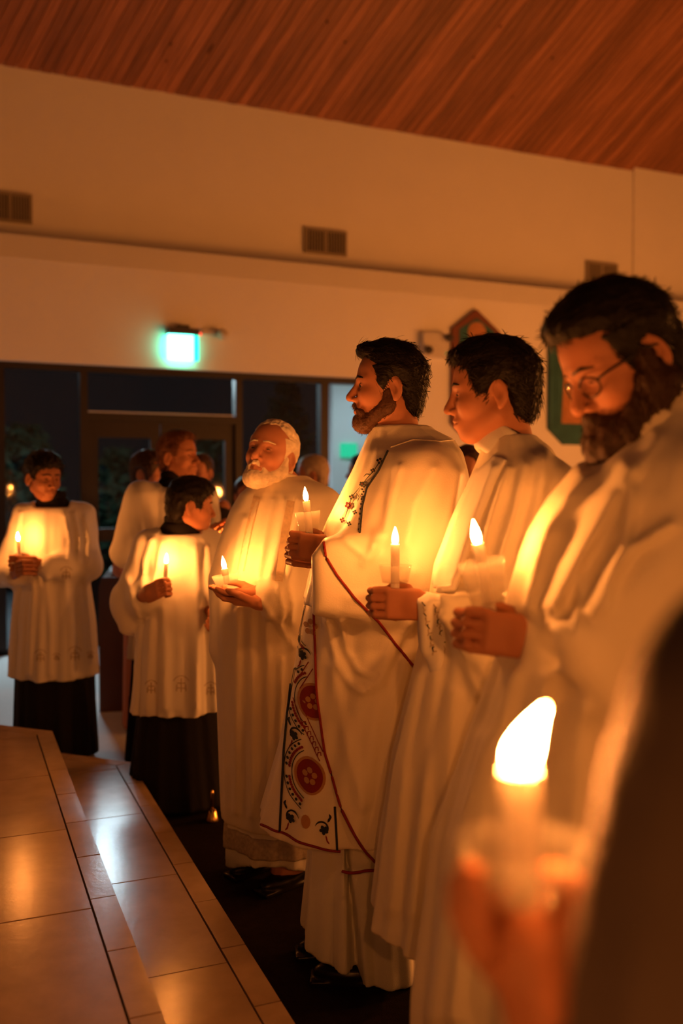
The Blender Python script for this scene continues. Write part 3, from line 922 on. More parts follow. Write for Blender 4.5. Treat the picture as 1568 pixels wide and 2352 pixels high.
def strands(VQ, head, n, flow, length, m, parent, name='hair_strands', seed=1, width=0.0011, lift=0.003, jit=0.35):
    """fine locks lying on a hair surface"""
    V, Q = VQ
    rs = np.random.RandomState(seed)
    q = Q[rs.randint(0, len(Q), n)]
    a, b, c, d = V[q[:, 0]], V[q[:, 1]], V[q[:, 2]], V[q[:, 3]]
    nrm = np.cross(c - a, d - b); nrm /= np.linalg.norm(nrm, axis=1)[:, None] + 1e-12
    p0 = (a + b + c + d) / 4
    L = head.loc(p0)
    fl_ = flow(L) + rs.normal(size=(n, 3)) * jit
    fw = fl_ @ head.R.T
    t = fw - nrm * (fw * nrm).sum(1)[:, None]
    t /= np.linalg.norm(t, axis=1)[:, None] + 1e-9
    s_ = np.cross(nrm, t)
    ln = length * rs.uniform(0.5, 1.2, n)[:, None]; w = width * head.s
    lf = (lift * rs.uniform(0.2, 1.2, n))[:, None]
    pts = []
    for k, (f_, l_, w_) in enumerate(((0, 0.0002, 0.6), (0.4, 0.8, 1.0), (0.75, 1.0, 0.8), (1.0, 0.9, 0.15))):
        c_ = p0 + t * ln * f_ + nrm * lf * l_ - nrm * (ln * f_) ** 2 * 4.0
        pts += [c_ - s_ * w * w_, c_ + s_ * w * w_]
    VV = np.stack(pts, 1).reshape(-1, 3)
    base = np.arange(n)[:, None] * 8
    QQ = np.concatenate([base + np.array([[0, 1, 3, 2]]), base + np.array([[2, 3, 5, 4]]), base + np.array([[4, 5, 7, 6]])])
    o = np_obj(name, VV, QQ, m, parent)
    o['kind'] = 'stuff'
    return o
def flow_short(L):       # combed back and down the sides
    o = np.zeros_like(L)
    o[:, 0] = -0.9; o[:, 2] = -0.2 - 1.1 * np.clip(0.07 - L[:, 2], 0, 0.12) / 0.1
    o[:, 1] = 0.35 * np.sign(L[:, 1])
    return o
def flow_fringe(L):      # towards the forehead and down all round
    o = np.zeros_like(L)
    o[:, 0] = np.where(L[:, 0] > -0.03, 0.8, -0.5); o[:, 2] = -0.35 - 1.0 * np.clip(0.08 - L[:, 2], 0, 0.12) / 0.1
    o[:, 1] = 0.4 * np.sign(L[:, 1])
    return o
def flow_beard(L):
    o = np.zeros_like(L); o[:, 2] = -1; o[:, 0] = 0.25; o[:, 1] = 0.15 * np.sign(L[:, 1])
    return o
# ------------------------------------------------------------------ hands
def hand_grip(X, o, R, side, gr=0.016, s=1.0, arm=None, wr=0.026):
    """hand closed round an upright stick through o; wrist towards -x of frame R; side=+1 left hand"""
    L = ((X - A3(o)) @ R) / s
    g = gr - 0.016
    y = side
    d = rbox(L, (-0.026, 0.034 * y + g * y, -0.004), (0.050, 0.0145, 0.042), 0.013)
    d = smin(d, ell(L, (-0.045, 0.024 * y, 0.012), (0.028, 0.016, 0.022)), 0.012)          # thumb mount
    lens = (0.95, 1.05, 1.0, 0.82)
    for i in range(4):
        z = 0.032 - 0.0215 * i; l = lens[i]
        pts = [(0.018, 0.034 * y + g * y, z), (0.018 + 0.034 * l + g, (0.024 + g) * y, z - 0.002), (0.014 + 0.030 * l + g, -(0.010 * l) * y, z - 0.004),
               (0.012 + 0.008 * l, -(0.026 * l + g) * y, z - 0.004), (-0.012, -(0.022 + g) * y, z - 0.003)]
        d = smin(d, chain(L, pts, 0.0102, 0.0078, 0.003), 0.0025 if i else 0.006)
    th = [(-0.050, 0.020 * y, 0.018), (-0.034, -0.004 * y, 0.034), (-0.010, -0.020 * y, 0.040), (0.012, -0.024 * y, 0.036)]
    d = smin(d, chain(L, th, 0.0135, 0.0095, 0.004), 0.005)
    # wrist
    d = smin(d, cap(L, (-0.055, 0.032 * y, -0.004), (-0.095, 0.031 * y, -0.004), 0.028, 0.026), 0.02)
    d = d * s
    if arm is not None:
        w = A3(o) + R @ (A3((-0.09, 0.031 * y, -0.004)) * s)
        d = smin(d, cap(X, w, arm, wr * s, 0.040 * s), 0.015)
    return d
def hand_flat(X, o, R, side, s=1.0, arm=None, wr=0.026, curl=0.012):
    """open hand, palm up below o, fingers along +x of R"""
    L = ((X - A3(o)) @ R) / s
    y = side
    d = rbox(L, (-0.030, 0, -0.018), (0.052, 0.042, 0.015), 0.013)
    lens = (0.070, 0.080, 0.074, 0.058)
    for i in range(4):
        yy = (0.032 - 0.0212 * i) * -y; l = lens[i]
        pts = [(0.018, yy, -0.016), (0.018 + l * 0.45, yy * 0.98, -0.014), (0.018 + l * 0.75, yy * 0.95, -0.014 + curl * 0.6), (0.018 + l, yy * 0.92, -0.014 + curl * 1.5)]
        d = smin(d, chain(L, pts, 0.0098, 0.0076, 0.003), 0.003)
    th = [(-0.045, -0.036 * y, -0.010), (-0.012, -0.050 * y, 0.004), (0.016, -0.046 * y, 0.012), (0.036, -0.038 * y, 0.013)]
    d = smin(d, chain(L, th, 0.0135, 0.0095, 0.004), 0.008)
    d = smin(d, cap(L, (-0.06, 0, -0.018), (-0.105, 0, -0.02), 0.027, 0.026), 0.02)
    d = d * s
    if arm is not None:
        w = A3(o) + R @ (A3((-0.10, 0, -0.02)) * s)
        d = smin(d, cap(X, w, arm, wr * s, 0.04 * s), 0.015)
    return d
def frame_to(d, up=(0, 0, 1), roll=0.0):
    x = A3(d) / np.linalg.norm(d); y = np.cross(A3(up), x); y /= np.linalg.norm(y); z = np.cross(x, y)
    R = np.stack([x, y, z], 1)
    return R @ Rx(roll)

# ------------------------------------------------------------------ people
def person(label, loc, face_deg, head, neck_base, hands, skin, core, hh=0.0028, group=None, neck_r=0.058, hdh=0.003):
    """one continuous body mesh: head and neck, arms ending in hands, trunk and legs under the clothes"""
    parts = [head.mesh(neck_base, neck_r, hh)]
    for fn, lo, hi in hands:
        parts.append(surf(fn, lo, hi, hdh))
    parts.append(surf(core, *CORE_BOX, 0.018))
    V, Q = join(parts)
    o = np_obj('person', V, Q, skin)
    o.location = (loc[0], loc[1], loc[2] if len(loc) > 2 else 0); o.rotation_euler = (0, 0, math.radians(face_deg))
    tag(o, label, 'person', group)
    return o
CORE_BOX = ((-0.45, -0.45, 0.0), (0.45, 0.45, 1.75))
def core_body(shoulder_z, w=0.17, elbows=(), hands=(), r=0.10, hip_z=None):
    sz = shoulder_z; hz = hip_z or sz * 0.62
    def f(X):
        d = cap(X, (-0.02, 0, hz), (-0.03, 0, sz - 0.14), r, r * 1.05)
        for s in (-1, 1):
            d = smin(d, cap(X, (-0.02, s * 0.08, hz), (-0.01, s * 0.085, 0.10), r * 0.68, 0.045), 0.04)
            d = smin(d, ell(X, (0.02, s * 0.085, 0.07), (0.10, 0.042, 0.05)), 0.03)
            d = smin(d, cap(X, (-0.03, 0, sz - 0.10), (-0.03, s * w, sz - 0.06), r * 0.55, 0.055), 0.05)
        d = smin(d, cap(X, (-0.03, 0, sz - 0.14), (-0.02, 0, sz + 0.02), r * 0.6, 0.05), 0.03)
        for s, e in elbows:
            d = smin(d, cap(X, (-0.03, s * w, sz - 0.07), e, 0.048, 0.040), 0.04)
        for e, hnd in hands:
            d = smin(d, cap(X, e, hnd, 0.040, 0.026), 0.02)
        return d
    return f
def cloth(name, f, lo, hi, h, m, parent, label=None):
    V, Q = surf(f, lo, hi, h)
    o = np_obj(name, V, Q, m, parent)
    if label: o['label'] = label
    return o
def child(name, VQ, m, parent, label=None):
    o = np_obj(name, VQ[0], VQ[1], m, parent)
    if label: o['label'] = label
    return o
def shoe(parent, c, yaw, s=1.0):
    def f(X):
        L = ((X - A3(c)) @ Rz(yaw)) / s
        d = ell(L, (0.06, 0, 0.03), (0.105, 0.045, 0.036))
        d = smin(d, ell(L, (-0.05, 0, 0.042), (0.06, 0.038, 0.045)), 0.03)
        d = smin(d, rbox(L, (0.02, 0, 0.008), (0.155, 0.044, 0.010), 0.006), 0.008)
        return np.maximum(d, -L[:, 2] + 0.0005) * s
    return cloth('shoe', f, A3(c) - 0.19, A3(c) + A3((0.19, 0.19, 0.12)), 0.006, M['shoe'], parent)

# ------------------------------------------------------------------ candles
def candle(loc, label, wax_len=0.15, tilt=(0, 0), wr=0.010, cup=None, flame_h=0.043, flame_r=0.0078, mflame='flame', lean=0.0, below=0.05, group='lit hand candles', clear=False):
    """loc: the point where the stick passes the cup floor; cup=(r_top, r_bottom, height)"""
    r = empty('candle', loc); r.rotation_euler = (tilt[0], tilt[1], 0)
    tag(r, label, 'candle', group)
    v, f = lathe([(wr * 0.9, -below), (wr, -below + 0.004), (wr, wax_len * 0.6), (wr * 1.02, wax_len - 0.006), (wr * 0.96, wax_len - 0.001), (wr * 0.84, wax_len - 0.006), (wr * 0.74, wax_len - 0.015), (wr * 0.1, wax_len - 0.020)], 20)
    mesh_obj('wax', v, f, M['wax'], r, True)
    v, f = tube([(0, 0, wax_len - 0.021), (0.0005, 0, wax_len + 0.003), (0.002, 0, wax_len + 0.008)], 0.0012, 6)
    mesh_obj('wick', v, f, M['wick'], r)
    prof = [(0.05, 0.0), (0.55, 0.06), (0.86, 0.16), (1.0, 0.30), (0.93, 0.45), (0.72, 0.62), (0.45, 0.78), (0.2, 0.92), (0.02, 1.0)]
    v, f = lathe([(flame_r * a, flame_h * b) for a, b in prof], 14)
    v = [(x + lean * z * z / flame_h, y, z + wax_len - 0.003) for x, y, z in v]
    fo = mesh_obj('flame', v, f, M[mflame], r, True)
    if cup:
        rt, rb, hc = cup
        v, f = lathe([(wr * 1.05, 0.0), (rb, 0.0), (rb + (rt - rb) * 0.5, hc * 0.5), (rt, hc), (rt + 0.0012, hc + 0.0012), (rt - 0.0012, hc), (rb + (rt - rb) * 0.5 - 0.0012, hc * 0.5), (rb - 0.0012, 0.0015), (wr * 1.05, 0.0015)], 32, cap=False)
        mesh_obj('drip_cup', v, f, M['cup_clear' if clear else 'cup'], r, True)
    return r

# ================================================================== the priest in the embroidered chasuble
def to_local(px, py, s, cx):          # side-on figures facing image left
    return ((cx - px) / s, CAMZ + (HORIZ - py) / s)
def build_priest():
    s, cx = 790.0, 900.0
    Y = FPX / s
    X0 = (cx - 784) / s
    L = lambda px, py: to_local(px, py, s, cx)
    H = Head((0.0, 0, 0), s=1)
    hx, hz = L(892, 893)
    head = Head((hx, 0.0, hz), yaw=0, pitch=3, s=0.97, jaw=1.0, nose=0.85)
    hp = L(710, 1247)
    o = A3((hp[0], 0.05, hp[1]))
    el = (-0.02, 0.20, 1.12)
    Rh = frame_to((1, -0.25, 0.10))
    hand = lambda X: hand_grip(X, o, Rh, 1, 0.018, 0.88, arm=(0.05, 0.17, 1.17))
    o2 = A3((hp[0] - 0.005, -0.01, hp[1] - 0.035))
    R2 = frame_to((1, 0.35, 0.15))
    hand2 = lambda X: hand_grip(X, o2, R2, -1, 0.034, 0.88, arm=(0.03, -0.18, 1.15))
    core = core_body(1.50, 0.125, ((1, (-0.02, 0.2, 1.15)), (-1, (-0.02, -0.2, 1.15))))
    p = person('priest with short dark hair and beard in cream chasuble with embroidered red band', (X0, Y, 0), 180, head, (-0.035, 0, 1.48),
               [(hand, o - A3((0.30, 0.08, 0.16)), o + A3((0.08, 0.20, 0.08))), (hand2, o2 - A3((0.30, 0.22, 0.12)), o2 + A3((0.1, 0.09, 0.08)))], M['skin'], core)
    hr = head.hair(slope=0.85, front=0.090, temple=0.024, side=-0.028, nape=-0.090, thick=0.009, top=0.012, fringe=0.004, seed=1, rough=0.0035)
    child('hair', hr, M['hair_dark'], p)
    strands(hr, head, 2600, flow_short, 0.030, M['hair_dark'], p)
    br = head.beard(length=0.010, spread=0.003, side=-0.015, seed=2, rough=0.003)
    child('beard', br, M['hair_beard'], p)
    strands(br, head, 1500, flow_beard, 0.014, M['hair_beard'], p, 'beard_strands', lift=0.002, width=0.0008)
    brows(head, p, M['hair_dark'])
    for sy in (-1, 1):
        e = head.wld((0.079, 0.031 * sy, 0.001))
        child('eye', surf(lambda X: sph(X, e, 0.0105), e - 0.016, e + 0.016, 0.003), M['eye'], p)
    # ---- chasuble
    def st(rows):
        out = []
        for py, pf, pb, w in rows:
            xf, z = L(pf, py); xb, _ = L(pb, py)
            out.append((z, xb, xf, -w, w))
        return out
    front = st([(985, 858, 985, 0.075), (1010, 846, 1035, 0.10), (1040, 832, 1055, 0.17), (1080, 815, 1066, 0.215), (1130, 790, 1075, 0.235), (1200, 754, 1085, 0.25), (1270, 726, 1085, 0.255),
                (1400, 694, 1080, 0.25), (1560, 668, 1072, 0.25), (1720, 636, 1062, 0.26), (1880, 590, 1050, 0.27), (1940, 586, 1048, 0.27)])
    edge_p = [L(*q) for q in ((716, 1300), (720, 1390), (727, 1560), (745, 1680), (780, 1790), (830, 1880), (872, 1926))]
    ez = np.array([q[1] for q in edge_p])[::-1]; ex = np.array([q[0] for q in edge_p])[::-1]
    xedge = lambda z: np.interp(z, ez, ex)
    hem = lambda X: (0.444 + 0.06 * (X[:, 0] - 0.30) + 0.012 * np.sin(14 * X[:, 0] + 3 * X[:, 1])) - X[:, 2]
    hem2 = lambda X: (0.388 + 0.02 * np.sin(9 * X[:, 0])) - X[:, 2]
    # shiny curved drape folds on the near side (catenary swags under the arm)
    lines = [([(752, 1405), (770, 1480), (800, 1532), (830, 1546), (862, 1522), (900, 1450), (925, 1400)], 0.012, 9), ([(782, 1400), (796, 1465), (816, 1500), (842, 1510), (870, 1480), (888, 1440)], 0.010, 8),
             ([(918, 1480), (895, 1560), (882, 1700), (872, 1860)], 0.014, 12), ([(765, 1500), (790, 1640), (830, 1780)], 0.010, 14), ([(1000, 1450), (985, 1650), (975, 1900)], 0.016, 20), ([(945, 1520), (930, 1700), (925, 1900)], 0.010, 14),
             ([(905, 1075), (885, 1140), (872, 1215)], 0.007, 7), ([(975, 1080), (935, 1150), (915, 1230)], 0.009, 12), ([(1030, 1090), (1010, 1170), (1000, 1260)], 0.010, 14), ([(860, 1215), (845, 1260), (830, 1275)], 0.008, 10),
             ([(790, 1225), (835, 1262), (850, 1235)], 0.008, 8), ([(930, 1290), (870, 1330), (800, 1345)], 0.006, 12)]
    def swag(X):
        return ridges(cx - X[:, 0] * s, HORIZ - (X[:, 2] - CAMZ) * s, lines) * (X[:, 1] > 0)
    def f_front(X):
        d = loft(X, front, 9, (0.010, 0.0), 0.6)
        return np.maximum(d, hem(X))
    arm_pts = [L(*q) for q in ((747, 1226), (800, 1214), (850, 1222), (900, 1250), (1000, 1200), (1060, 1290), (1000, 1400), (850, 1402), (724, 1384), (722, 1262))]
    def f_back(X):
        d = loft(X, front, 11, (0.012, 0.002), 1.2, 1.0) - 0.008
        d = smin(d, plate(X, arm_pts, 0.235, 0.055, 0.035) + 0.004 * wob(X, 3, 2), 0.05)
        # upper arm rounding
        d = smin(d, cap(X, (-0.09, 0.19, 1.44), (-0.06, 0.245, 1.20), 0.085, 0.085), 0.07)
        d = d - swag(X) + 0.006 * wob(X * A3((1, 1, 0.35)), 4.5, 1) * np.clip((1.50 - X[:, 2]) * 5, 0, 1)
        d = np.maximum(d, hem2(X))
        cut = np.where(X[:, 2] < 1.075, X[:, 0] - xedge(X[:, 2]), X[:, 0] - 0.6)
        # above the arm only the side is kept proud of the front panel
        return np.maximum(d, cut)
    lo, hi = (-0.36, -0.36, 0.34), (0.48, 0.36, 1.60)
    cloth('chasuble_front', f_front, lo, hi, 0.0075, M['satin'], p)
    cloth('chasuble_back', f_back, lo, hi, 0.0075, M['satin'], p)
    # collar roll
    def f_col(X):
        q = X - A3((-0.035, 0, 1.525)); q = q @ Ry(math.radians(-17))
        rr = np.sqrt((q[:, 0] / 1.18) ** 2 + q[:, 1] ** 2)
        d = np.sqrt((rr - 0.078 - 0.12 * np.minimum(0, q[:, 2])) ** 2 + (np.maximum(np.abs(q[:, 2]) - 0.026, 0)) ** 2) - 0.011
        return d + 0.002 * wob(X, 6, 4)
    cloth('collar', f_col, (-0.22, -0.16, 1.42), (0.14, 0.16, 1.62), 0.005, M['satin'], p)
    # ---- alb
    alb = st([(1860, 712, 985, 0.20), (2000, 705, 985, 0.21), (2140, 693, 985, 0.22), (2222, 690, 990, 0.22)])
    def f_alb(X):
        d = loft(X, alb, 8, (0.016, 0.008), 0.3)
        gx = np.interp(X[:, 2], [0.05, 0.38], [L(818, 2160)[0], L(797, 1930)[0]])
        d = d + 0.06 * np.exp(-((X[:, 0] - gx) / np.interp(X[:, 2], [0.05, 0.38], [0.016, 0.004])) ** 2) * (X[:, 1] > 0)
        hz_ = np.where(X[:, 0] > gx, 0.095 - 0.15 * (0.26 - X[:, 0]), 0.03 + 0.02 * np.clip((X[:, 0] - 0.02) * 10, 0, 1))
        return np.maximum(d, hz_ - X[:, 2])
    cloth('alb', f_alb, (-0.16, -0.27, 0.0), (0.32, 0.27, 0.48), 0.0075, M['linen'], p)
    shoe(p, (L(800, 2190)[0], -0.06, 0), 0.1, 0.92)
    shoe(p, (L(840, 2240)[0], 0.10, 0), -0.05, 0.92)
    # ---- decoration laid on the cloth
    def on_cloth(f, x, z, off=0.0, y0=0.40):
        x = np.atleast_1d(np.asarray(x, float)); z = np.atleast_1d(np.asarray(z, float))
        y = np.full(len(x), y0); done = np.zeros(len(x), bool)
        for _ in range(160):
            d = f(np.stack([x, y, z], 1)) - off
            hit = d < 0.0008
            y = np.where(hit, y, y - np.maximum(0.002, np.minimum(d, 0.02) * 0.6))
            if hit.all() or (y < -0.3).all(): break
        return np.stack([x, y, z], 1)
    def cord(name, pts, f, r, m, n=60, off=0.002):
        pts = np.array(pts); t = np.r_[0, np.cumsum(np.linalg.norm(np.diff(pts, axis=0), axis=1))]
        tt = np.linspace(0, t[-1], n)
        q = on_cloth(f, np.interp(tt, t, pts[:, 0]), np.interp(tt, t, pts[:, 1]), off)
        q = q[q[:, 1] > 0.0]
        if len(q) < 3: return None
        # smooth depth
        for _ in range(3): q[1:-1, 1] = (q[:-2, 1] + 2 * q[1:-1, 1] + q[2:, 1]) / 4
        v, fc = tube([tuple(a) for a in q], r, 6)
        return mesh_obj(name, v, fc, m, p, True)
    both = lambda X: np.minimum(f_front(X), f_back(X))
    ep = [(float(xedge(z)) - 0.004, z) for z in np.linspace(0.392, 1.06, 30)]
    cord('red_piping', ep, f_back, 0.004, M['red'])
    cord('red_piping', [L(*q) for q in ((747, 1232), (752, 1262), (775, 1300), (810, 1345), (860, 1396), (900, 1450), (940, 1500))], f_back, 0.004, M['red'])
    cord('red_piping', [L(*q) for q in ((604, 1869), (655, 1866), (720, 1876), (782, 1884))], lambda X: loft(X, front, 9, (0.010, 0.0), 0.6), 0.0035, M['red'])
    cord('red_piping', [L(*q) for q in ((785, 1917), (820, 1921), (870, 1920), (960, 1925))], lambda X: loft(X, front, 11, (0.012, 0.002), 1.2, 1.0) - 0.008, 0.004, M['red'])
    cord('band_border', [L(*q) for q in ((715, 1305), (692, 1400), (668, 1560), (656, 1700), (650, 1866))], f_front, 0.0038, M['navy'])
    cord('band_border', [L(*q) for q in ((770, 1790), (773, 1840), (775, 1882))], f_front, 0.0035, M['navy'])
    # chest orphrey
    cord('band_border', [L(*q) for q in ((884, 1040), (862, 1085), (838, 1120), (828, 1160), (822, 1212))], f_back, 0.003, M['navy'])
    cord('shoulder_seam', [L(*q) for q in ((1038, 1012), (1000, 1018), (940, 1015), (890, 1032))], f_back, 0.002, M['satin'])
    def disc(name, c, r, m, f, off, ry=None, n=22):
        ry = ry or r
        ring = [(c[0], c[1])] + [(c[0] + r * rad * math.cos(a), c[1] + ry * rad * math.sin(a)) for rad in (0.5, 1.0) for a in np.linspace(0, 2 * math.pi, n + 1)[:-1]]
        q = on_cloth(f, [a for a, b in ring], [b for a, b in ring], off)
        if q[:, 1].min() < 0.0 or np.ptp(q[:, 1]) > max(0.05, 4.5 * r): return None
        q[:, 1] += 0.0015
        fc = [(0, 1 + i, 1 + (i + 1) % n) for i in range(n)] + [(1 + i, 1 + n + i, 1 + n + (i + 1) % n, 1 + (i + 1) % n) for i in range(n)]
        return mesh_obj(name, q, fc, m, p, True)
    def stroke(name, pts, w, m, f, off=0.002, n=26, taper=True):
        pts = np.array(pts); t = np.r_[0, np.cumsum(np.linalg.norm(np.diff(pts, axis=0), axis=1))]
        tt = np.linspace(0, t[-1], n); X_, Z_ = np.interp(tt, t, pts[:, 0]), np.interp(tt, t, pts[:, 1])
        dx, dz = np.gradient(X_), np.gradient(Z_); l = np.hypot(dx, dz) + 1e-9
        ww = w * (np.minimum(1, 4 * np.minimum(np.linspace(0, 1, n) + 0.05, 1.05 - np.linspace(0, 1, n))) if taper else np.ones(n))
        a = on_cloth(f, X_ - dz / l * ww, Z_ + dx / l * ww, off); b = on_cloth(f, X_ + dz / l * ww, Z_ - dx / l * ww, off)
        ok = (a[:, 1] > 0.0) & (b[:, 1] > 0.0)
        a, b = a[ok], b[ok]; n = len(a)
        if n < 3: return None
        a[:, 1] += 0.001; b[:, 1] += 0.001
        v = np.concatenate([a, b])
        fc = [(i, i + 1, n + i + 1, n + i) for i in range(n - 1)]
        return mesh_obj(name, v, fc, m, p, True)
    spx = 1 / s
    # roundels
    for (mx, my, r_) in ((716, 1735, 29), (722, 1582, 30), (716, 1425, 27)):
        c = L(mx, my)
        disc('roundel_rim', c, (r_ + 6) * spx, M['gold'], f_front, 0.0012, (r_ + 9) * spx)
        disc('roundel', c, r_ * spx, M['red'], f_front, 0.0025, (r_ + 4) * spx)
        for k in range(5):
            a = math.radians(90 + 72 * k)
            disc('petal', (c[0] + 0.014 * math.cos(a), c[1] + 0.015 * math.sin(a)), 0.008, M['gold'], f_front, 0.004, n=8)
    # vine scrolls
    def spiral(cx_, cy_, r_, a0, turns, sg=1):
        return [L(cx_ + sg * r_ * (1 - 0.75 * q) * math.cos(a0 + turns * 6.283 * q), cy_ - r_ * (1 - 0.75 * q) * math.sin(a0 + turns * 6.283 * q)) for q in np.linspace(0, 1, 24)]
    def leaf(cx_, cy_, r_):
        for k in range(5):
            a = 2 * math.pi * k / 5 + 0.4
            stroke('vine_leaf', [L(cx_, cy_), L(cx_ + r_ * 0.6 * math.cos(a), cy_ + r_ * 0.6 * math.sin(a)), L(cx_ + r_ * math.cos(a), cy_ + r_ * math.sin(a))], 0.0045, M['navy'], f_front, 0.003, 8)
    for vx, vy, sg in ((682, 1660, 1), (676, 1830, 1), (745, 1838, -1), (700, 1488, 1), (702, 1360, 1)):
        stroke('vine_scroll', spiral(vx, vy, 17, 0.2, 0.9, sg), 0.0024, M['navy'], f_front)
        leaf(vx - 2 * sg, vy + 2, 10)
        stroke('vine_tendril', [L(vx - 10 * sg, vy - 15), L(vx - 16 * sg, vy - 26), L(vx - 13 * sg, vy - 32)], 0.003, M['navy'], f_front)
        stroke('vine_tendril', [L(vx - 6 * sg, vy + 12), L(vx - 9 * sg, vy + 24), L(vx - 14 * sg, vy + 30)], 0.002, M['red'], f_front)
    # chequered arcs round the roundels
    for (mx, my, R_) in ((716, 1735, 50), (722, 1582, 52), (716, 1425, 46)):
        for k in range(26):
            a = math.radians(112 + 5.4 * k)
            if k in (12, 13, 14):
                continue
            for q in (0, 1):
                rr = R_ + (4 if (k + q) % 2 else -4) * 0.9
                c = L(mx + rr * math.cos(a), my - (rr * 1.25) * math.sin(a))
                if (k + q) % 2 == 0 or q == 0:
                    disc('chequer', c, 0.0042, M['navy'] if (k + q) % 2 else M['red'], f_front, 0.002, n=6)
        stroke('scroll_line', [L(mx + (R_ + 9) * math.cos(q), my - (R_ + 9) * 1.25 * math.sin(q)) for q in np.linspace(1.9, 4.4, 20)], 0.0012, M['navy'], f_front, taper=False)
        stroke('scroll_line', [L(mx + (R_ - 10) * math.cos(q), my - (R_ - 10) * 1.25 * math.sin(q)) for q in np.linspace(1.9, 4.4, 20)], 0.0012, M['navy'], f_front, taper=False)
    # ribbon crossing between the roundels, with small red letter-like stitches
    for (xa, ya, xb, yb) in ((676, 1585, 738, 1700), (690, 1575, 745, 1680)):
        stroke('ribbon_edge', [L(xa, ya), L((xa + xb) / 2 - 3, (ya + yb) / 2), L(xb, yb)], 0.0014, M['red'], f_front, taper=False)
    for (xa, ya, xb, yb) in ((680, 1555, 712, 1500), (692, 1562, 722, 1512)):
        stroke('ribbon_edge', [L(xa, ya), L(xb, yb)], 0.0014, M['red'], f_front, taper=False)
    for k in range(7):
        x_, y_ = 702 + 5.6 * k, 1632 + 9.2 * k
        stroke('stitched_letter', [L(x_ - 3, y_ + 5), L(x_ - 2, y_ - 4), L(x_ + 4, y_ - 6), L(x_ + 5, y_ + 2)], 0.0014, M['red'], f_front, n=10, taper=False)
    disc('cup_motif', L(708, 1828), 0.013, M['gold'], f_front, 0.002, 0.018, 12)
    # chest flowers
    def flower(x_, y_, r_, m1, m2, n=5):
        for k in range(n):
            a = 2 * math.pi * k / n + 0.3
            disc('petal', L(x_ + r_ * 0.62 * math.cos(a), y_ + r_ * 0.62 * math.sin(a)), r_ * 0.42 / s, M[m1], both, 0.003, n=8)
        disc('flower_eye', L(x_, y_), r_ * 0.3 / s, M[m2], both, 0.004, n=8)
    for x_, y_, r_, m1, m2, n_ in ((866, 1062, 7, 'navy', 'gold', 4), (851, 1083, 5, 'navy', 'gold', 4), (828, 1112, 6, 'leafgreen', 'red', 5), (806, 1140, 6, 'leafgreen', 'gold', 4), (799, 1158, 8, 'red', 'gold', 5), (812, 1172, 5, 'leafgreen', 'gold', 4), (786, 1190, 6, 'red', 'gold', 4), (800, 1196, 5, 'leafgreen', 'gold', 4)):
        flower(x_, y_, r_, m1, m2, n_)
    for pts in ([(872, 1055), (852, 1085), (840, 1098), (826, 1116)], [(826, 1116), (806, 1140), (800, 1160), (790, 1188)], [(846, 1092), (838, 1090), (832, 1096)], [(815, 1130), (822, 1140), (818, 1150)]):
        stroke('vine_stem', [L(*q) for q in pts], 0.0011, M['leafgreen'], both, 0.002, 14)
    for k in range(18):
        disc('chain_stitch', L(832 - 0.5 * k - (3 if k % 2 else 0), 1118 + 5.2 * k), 0.0028, M['navy'], f_back, 0.002, n=6)
    # tassel tip of the stole at the edge
    cand = P(710, 1220, Y - 0.05)
    candle(cand, 'lit taper in clear cup held in front of the embroidered chasuble', wax_len=0.088, wr=0.0105, cup=(0.037, 0.028, 0.055), tilt=(0, -0.10))
    return p


# ================================================================== shared helpers for the other figures
class Place:
    """a standing figure: pixel column of the body axis, depth, facing angle"""
    def __init__(s_, cx, s=None, Y=None, face=180):
        s_.Y = Y or FPX / s; s_.s = FPX / s_.Y
        s_.loc = ((cx - 784) / s_.s, s_.Y, 0.0); s_.face = face; s_.cx = cx
        a = math.radians(face); s_.c, s_.n = math.cos(a), math.sin(a)
    def l(s_, w):
        dx, dy = w[0] - s_.loc[0], w[1] - s_.loc[1]
        return A3((dx * s_.c + dy * s_.n, -dx * s_.n + dy * s_.c, w[2]))
    def lp(s_, px, py, dY=0.0): return s_.l(P(px, py, s_.Y + dY))
    def px(s_, X):
        wx = s_.loc[0] + X[:, 0] * s_.c - X[:, 1] * s_.n; wy = s_.loc[1] + X[:, 0] * s_.n + X[:, 1] * s_.c
        wy = np.maximum(wy, 0.1)
        return 784 + FPX * wx / wy, HORIZ - FPX * (X[:, 2] - CAMZ) / wy
    def ldir(s_, d):
        return A3((d[0] * s_.c + d[1] * s_.n, -d[0] * s_.n + d[1] * s_.c, d[2]))
def strokes_on(pl, parent, f, polys, wpx, m, name='embroidery', lift=0.002, start=0.6):
    """thin raised stitching laid on a cloth surface; outlines are measured in the photograph and dropped on the cloth"""
    cl_ = pl.l((0, 0, CAMZ))
    for pts in polys:
        pts = np.array(pts, float); t = np.r_[0, np.cumsum(np.linalg.norm(np.diff(pts, axis=0), axis=1))]
        n = max(4, int(t[-1] / 4)); tt = np.linspace(0, t[-1], n)
        x, y = np.interp(tt, t, pts[:, 0]), np.interp(tt, t, pts[:, 1])
        dx, dy = np.gradient(x), np.gradient(y); l = np.hypot(dx, dy) + 1e-9
        q = np.concatenate([np.stack([x - dy / l * wpx, y + dx / l * wpx], 1), np.stack([x + dy / l * wpx, y - dx / l * wpx], 1)])
        w = np.array([pl.l(P(a, b, pl.Y)) for a, b in q])
        d = w - cl_; L_ = np.linalg.norm(d, axis=1); d /= L_[:, None]
        k = L_ - start
        for _ in range(140):
            v = f(cl_ + d * k[:, None]) - lift
            k = np.where(v < 0.0006, k, k + np.clip(v * 0.6, 0.0015, 0.03))
            if (v < 0.0006).all(): break
        V = cl_ + d * k[:, None]
        if (k > L_ + 0.5).any(): continue
        mesh_obj(name, V, [(i, i + 1, n + i + 1, n + i) for i in range(n - 1)], m, parent, True)
